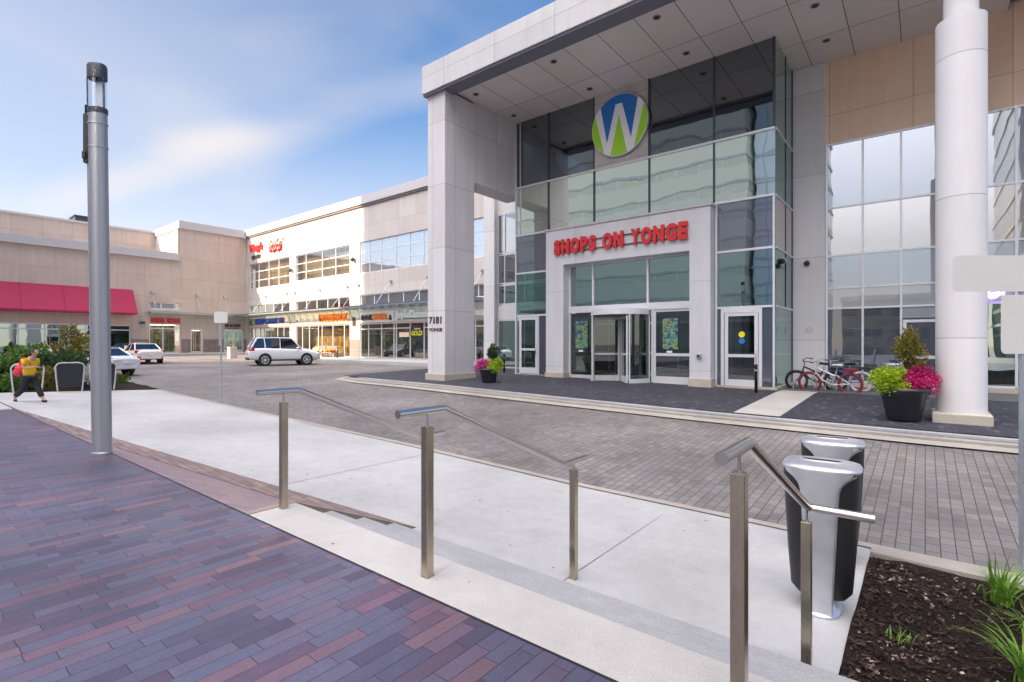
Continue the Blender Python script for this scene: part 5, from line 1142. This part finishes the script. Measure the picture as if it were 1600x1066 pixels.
for hand, sy in ((11, 1), (15, -1)):
    hx, hy, hz = P_[hand][:3]
    for k in range(4):
        b0 = len(fp); ang = (k-1.5)*.018; l = (.030, .036, .034, .026)[k]
        fp += [(hx+.035, hy-sy*.01, hz+ang, .009), (hx+.035+l, hy-sy*.02, hz+ang+.006, .008), (hx+.045+l, hy-sy*.045, hz+ang+.004, .007)]; fe += [(hand, b0), (b0, b0+1), (b0+1, b0+2)]
    b0 = len(fp); fp += [(hx+.01, hy-sy*.03, hz+.025, .010), (hx+.04, hy-sy*.045, hz+.03, .008)]; fe += [(hand, b0), (b0, b0+1)]
skinned('body', fp, fe, 'skin', t, 2)
skinned('shirt', [(0, 0, .80, .19, .15), (.02, 0, 1.00, .18, .14), (.055, 0, 1.20, .19, .14), (.08, 0, 1.36, .12, .10), (.07, .17, 1.32, .075), (.075, .205, 1.16, .065), (.07, -.17, 1.32, .075), (.055, -.21, 1.16, .065)], [(0, 1), (1, 2), (2, 3), (3, 4), (4, 5), (3, 6), (6, 7)], 'yellow_cloth', t)
skinned('trousers', [(0, 0, .92, .165, .14), (.0, .09, .78, .12), (.19, .10, .46, .085), (.34, .10, .16, .075), (.0, -.09, .78, .12), (-.05, -.10, .45, .095), (-.34, -.10, .20, .075)], [(0, 1), (1, 2), (2, 3), (0, 4), (4, 5), (5, 6)], 'black_cloth', t)
for pts in ([(.33, .10, .07, .045), (.40, .10, .045, .045), (.50, .10, .045, .035)], [(-.37, -.10, .12, .045), (-.33, -.10, .06, .045), (-.27, -.10, .03, .035)]): skinned('shoe', pts, [(0, 1), (1, 2)], 'black_cloth', t)
skinned('hair', [(.145, 0, 1.50, .085, .09), (.175, 0, 1.58, .10, .10), (.22, 0, 1.64, .08, .07), (.09, 0, 1.42, .06)], [(0, 1), (1, 2), (0, 3)], 'hair', t)
m = MB(); m.ball((.300, 0, 1.51), .018, .014, .022, 8, 6); m.build('nose', 'skin', t, world=False)
for s_ in (-1, 1):
    m = MB(); m.ball((.282, s_*.032, 1.54), .012, .012, .008, 8, 6); m.build('eye', 'white_paint', t, world=False)
    m = MB(); m.ball((.20, s_*.088, 1.53), .018, .010, .03, 8, 6); m.build('ear', 'skin', t, world=False)
m = MB(); m.box(.275, .286, -.025, .025, 1.468, 1.476); m.build('mouth', 'red_cloth', t, world=False)
bt = thing('shoulder_bag', 'bulging red bag carried on the back of the walking person', 'bag', (-18.25, 2.62, -.06), R(33)); bt.scale = (.86, .86, .86)
m = MB(); m.ball((-.20, -.05, 1.00), .14, .15, .19, 18, 12); m.ball((-.24, -.06, .93), .15, .15, .13, 16, 10); m.ball((-.17, -.05, 1.10), .09, .10, .13, 14, 9); m.build('sack', 'red_cloth', bt, world=False); m = MB(); m.tube([(-.18, -.12, 1.18), (-.02, -.20, 1.36), (.10, -.20, 1.38), (.19, -.12, 1.2), (.06, .0, 1.0)], .014, 6); m.build('strap', 'red_cloth', bt, world=False)
ph = thing('phone', 'small dark phone held in both hands by the walking person', 'phone', (-18.25, 2.62, -.06), R(33)); ph.scale = (.86, .86, .86); m = MB(); m.box(.41, .425, -.05, .05, 1.10, 1.22); m.build('case', 'black_paint', ph, world=False, bevel=.004)
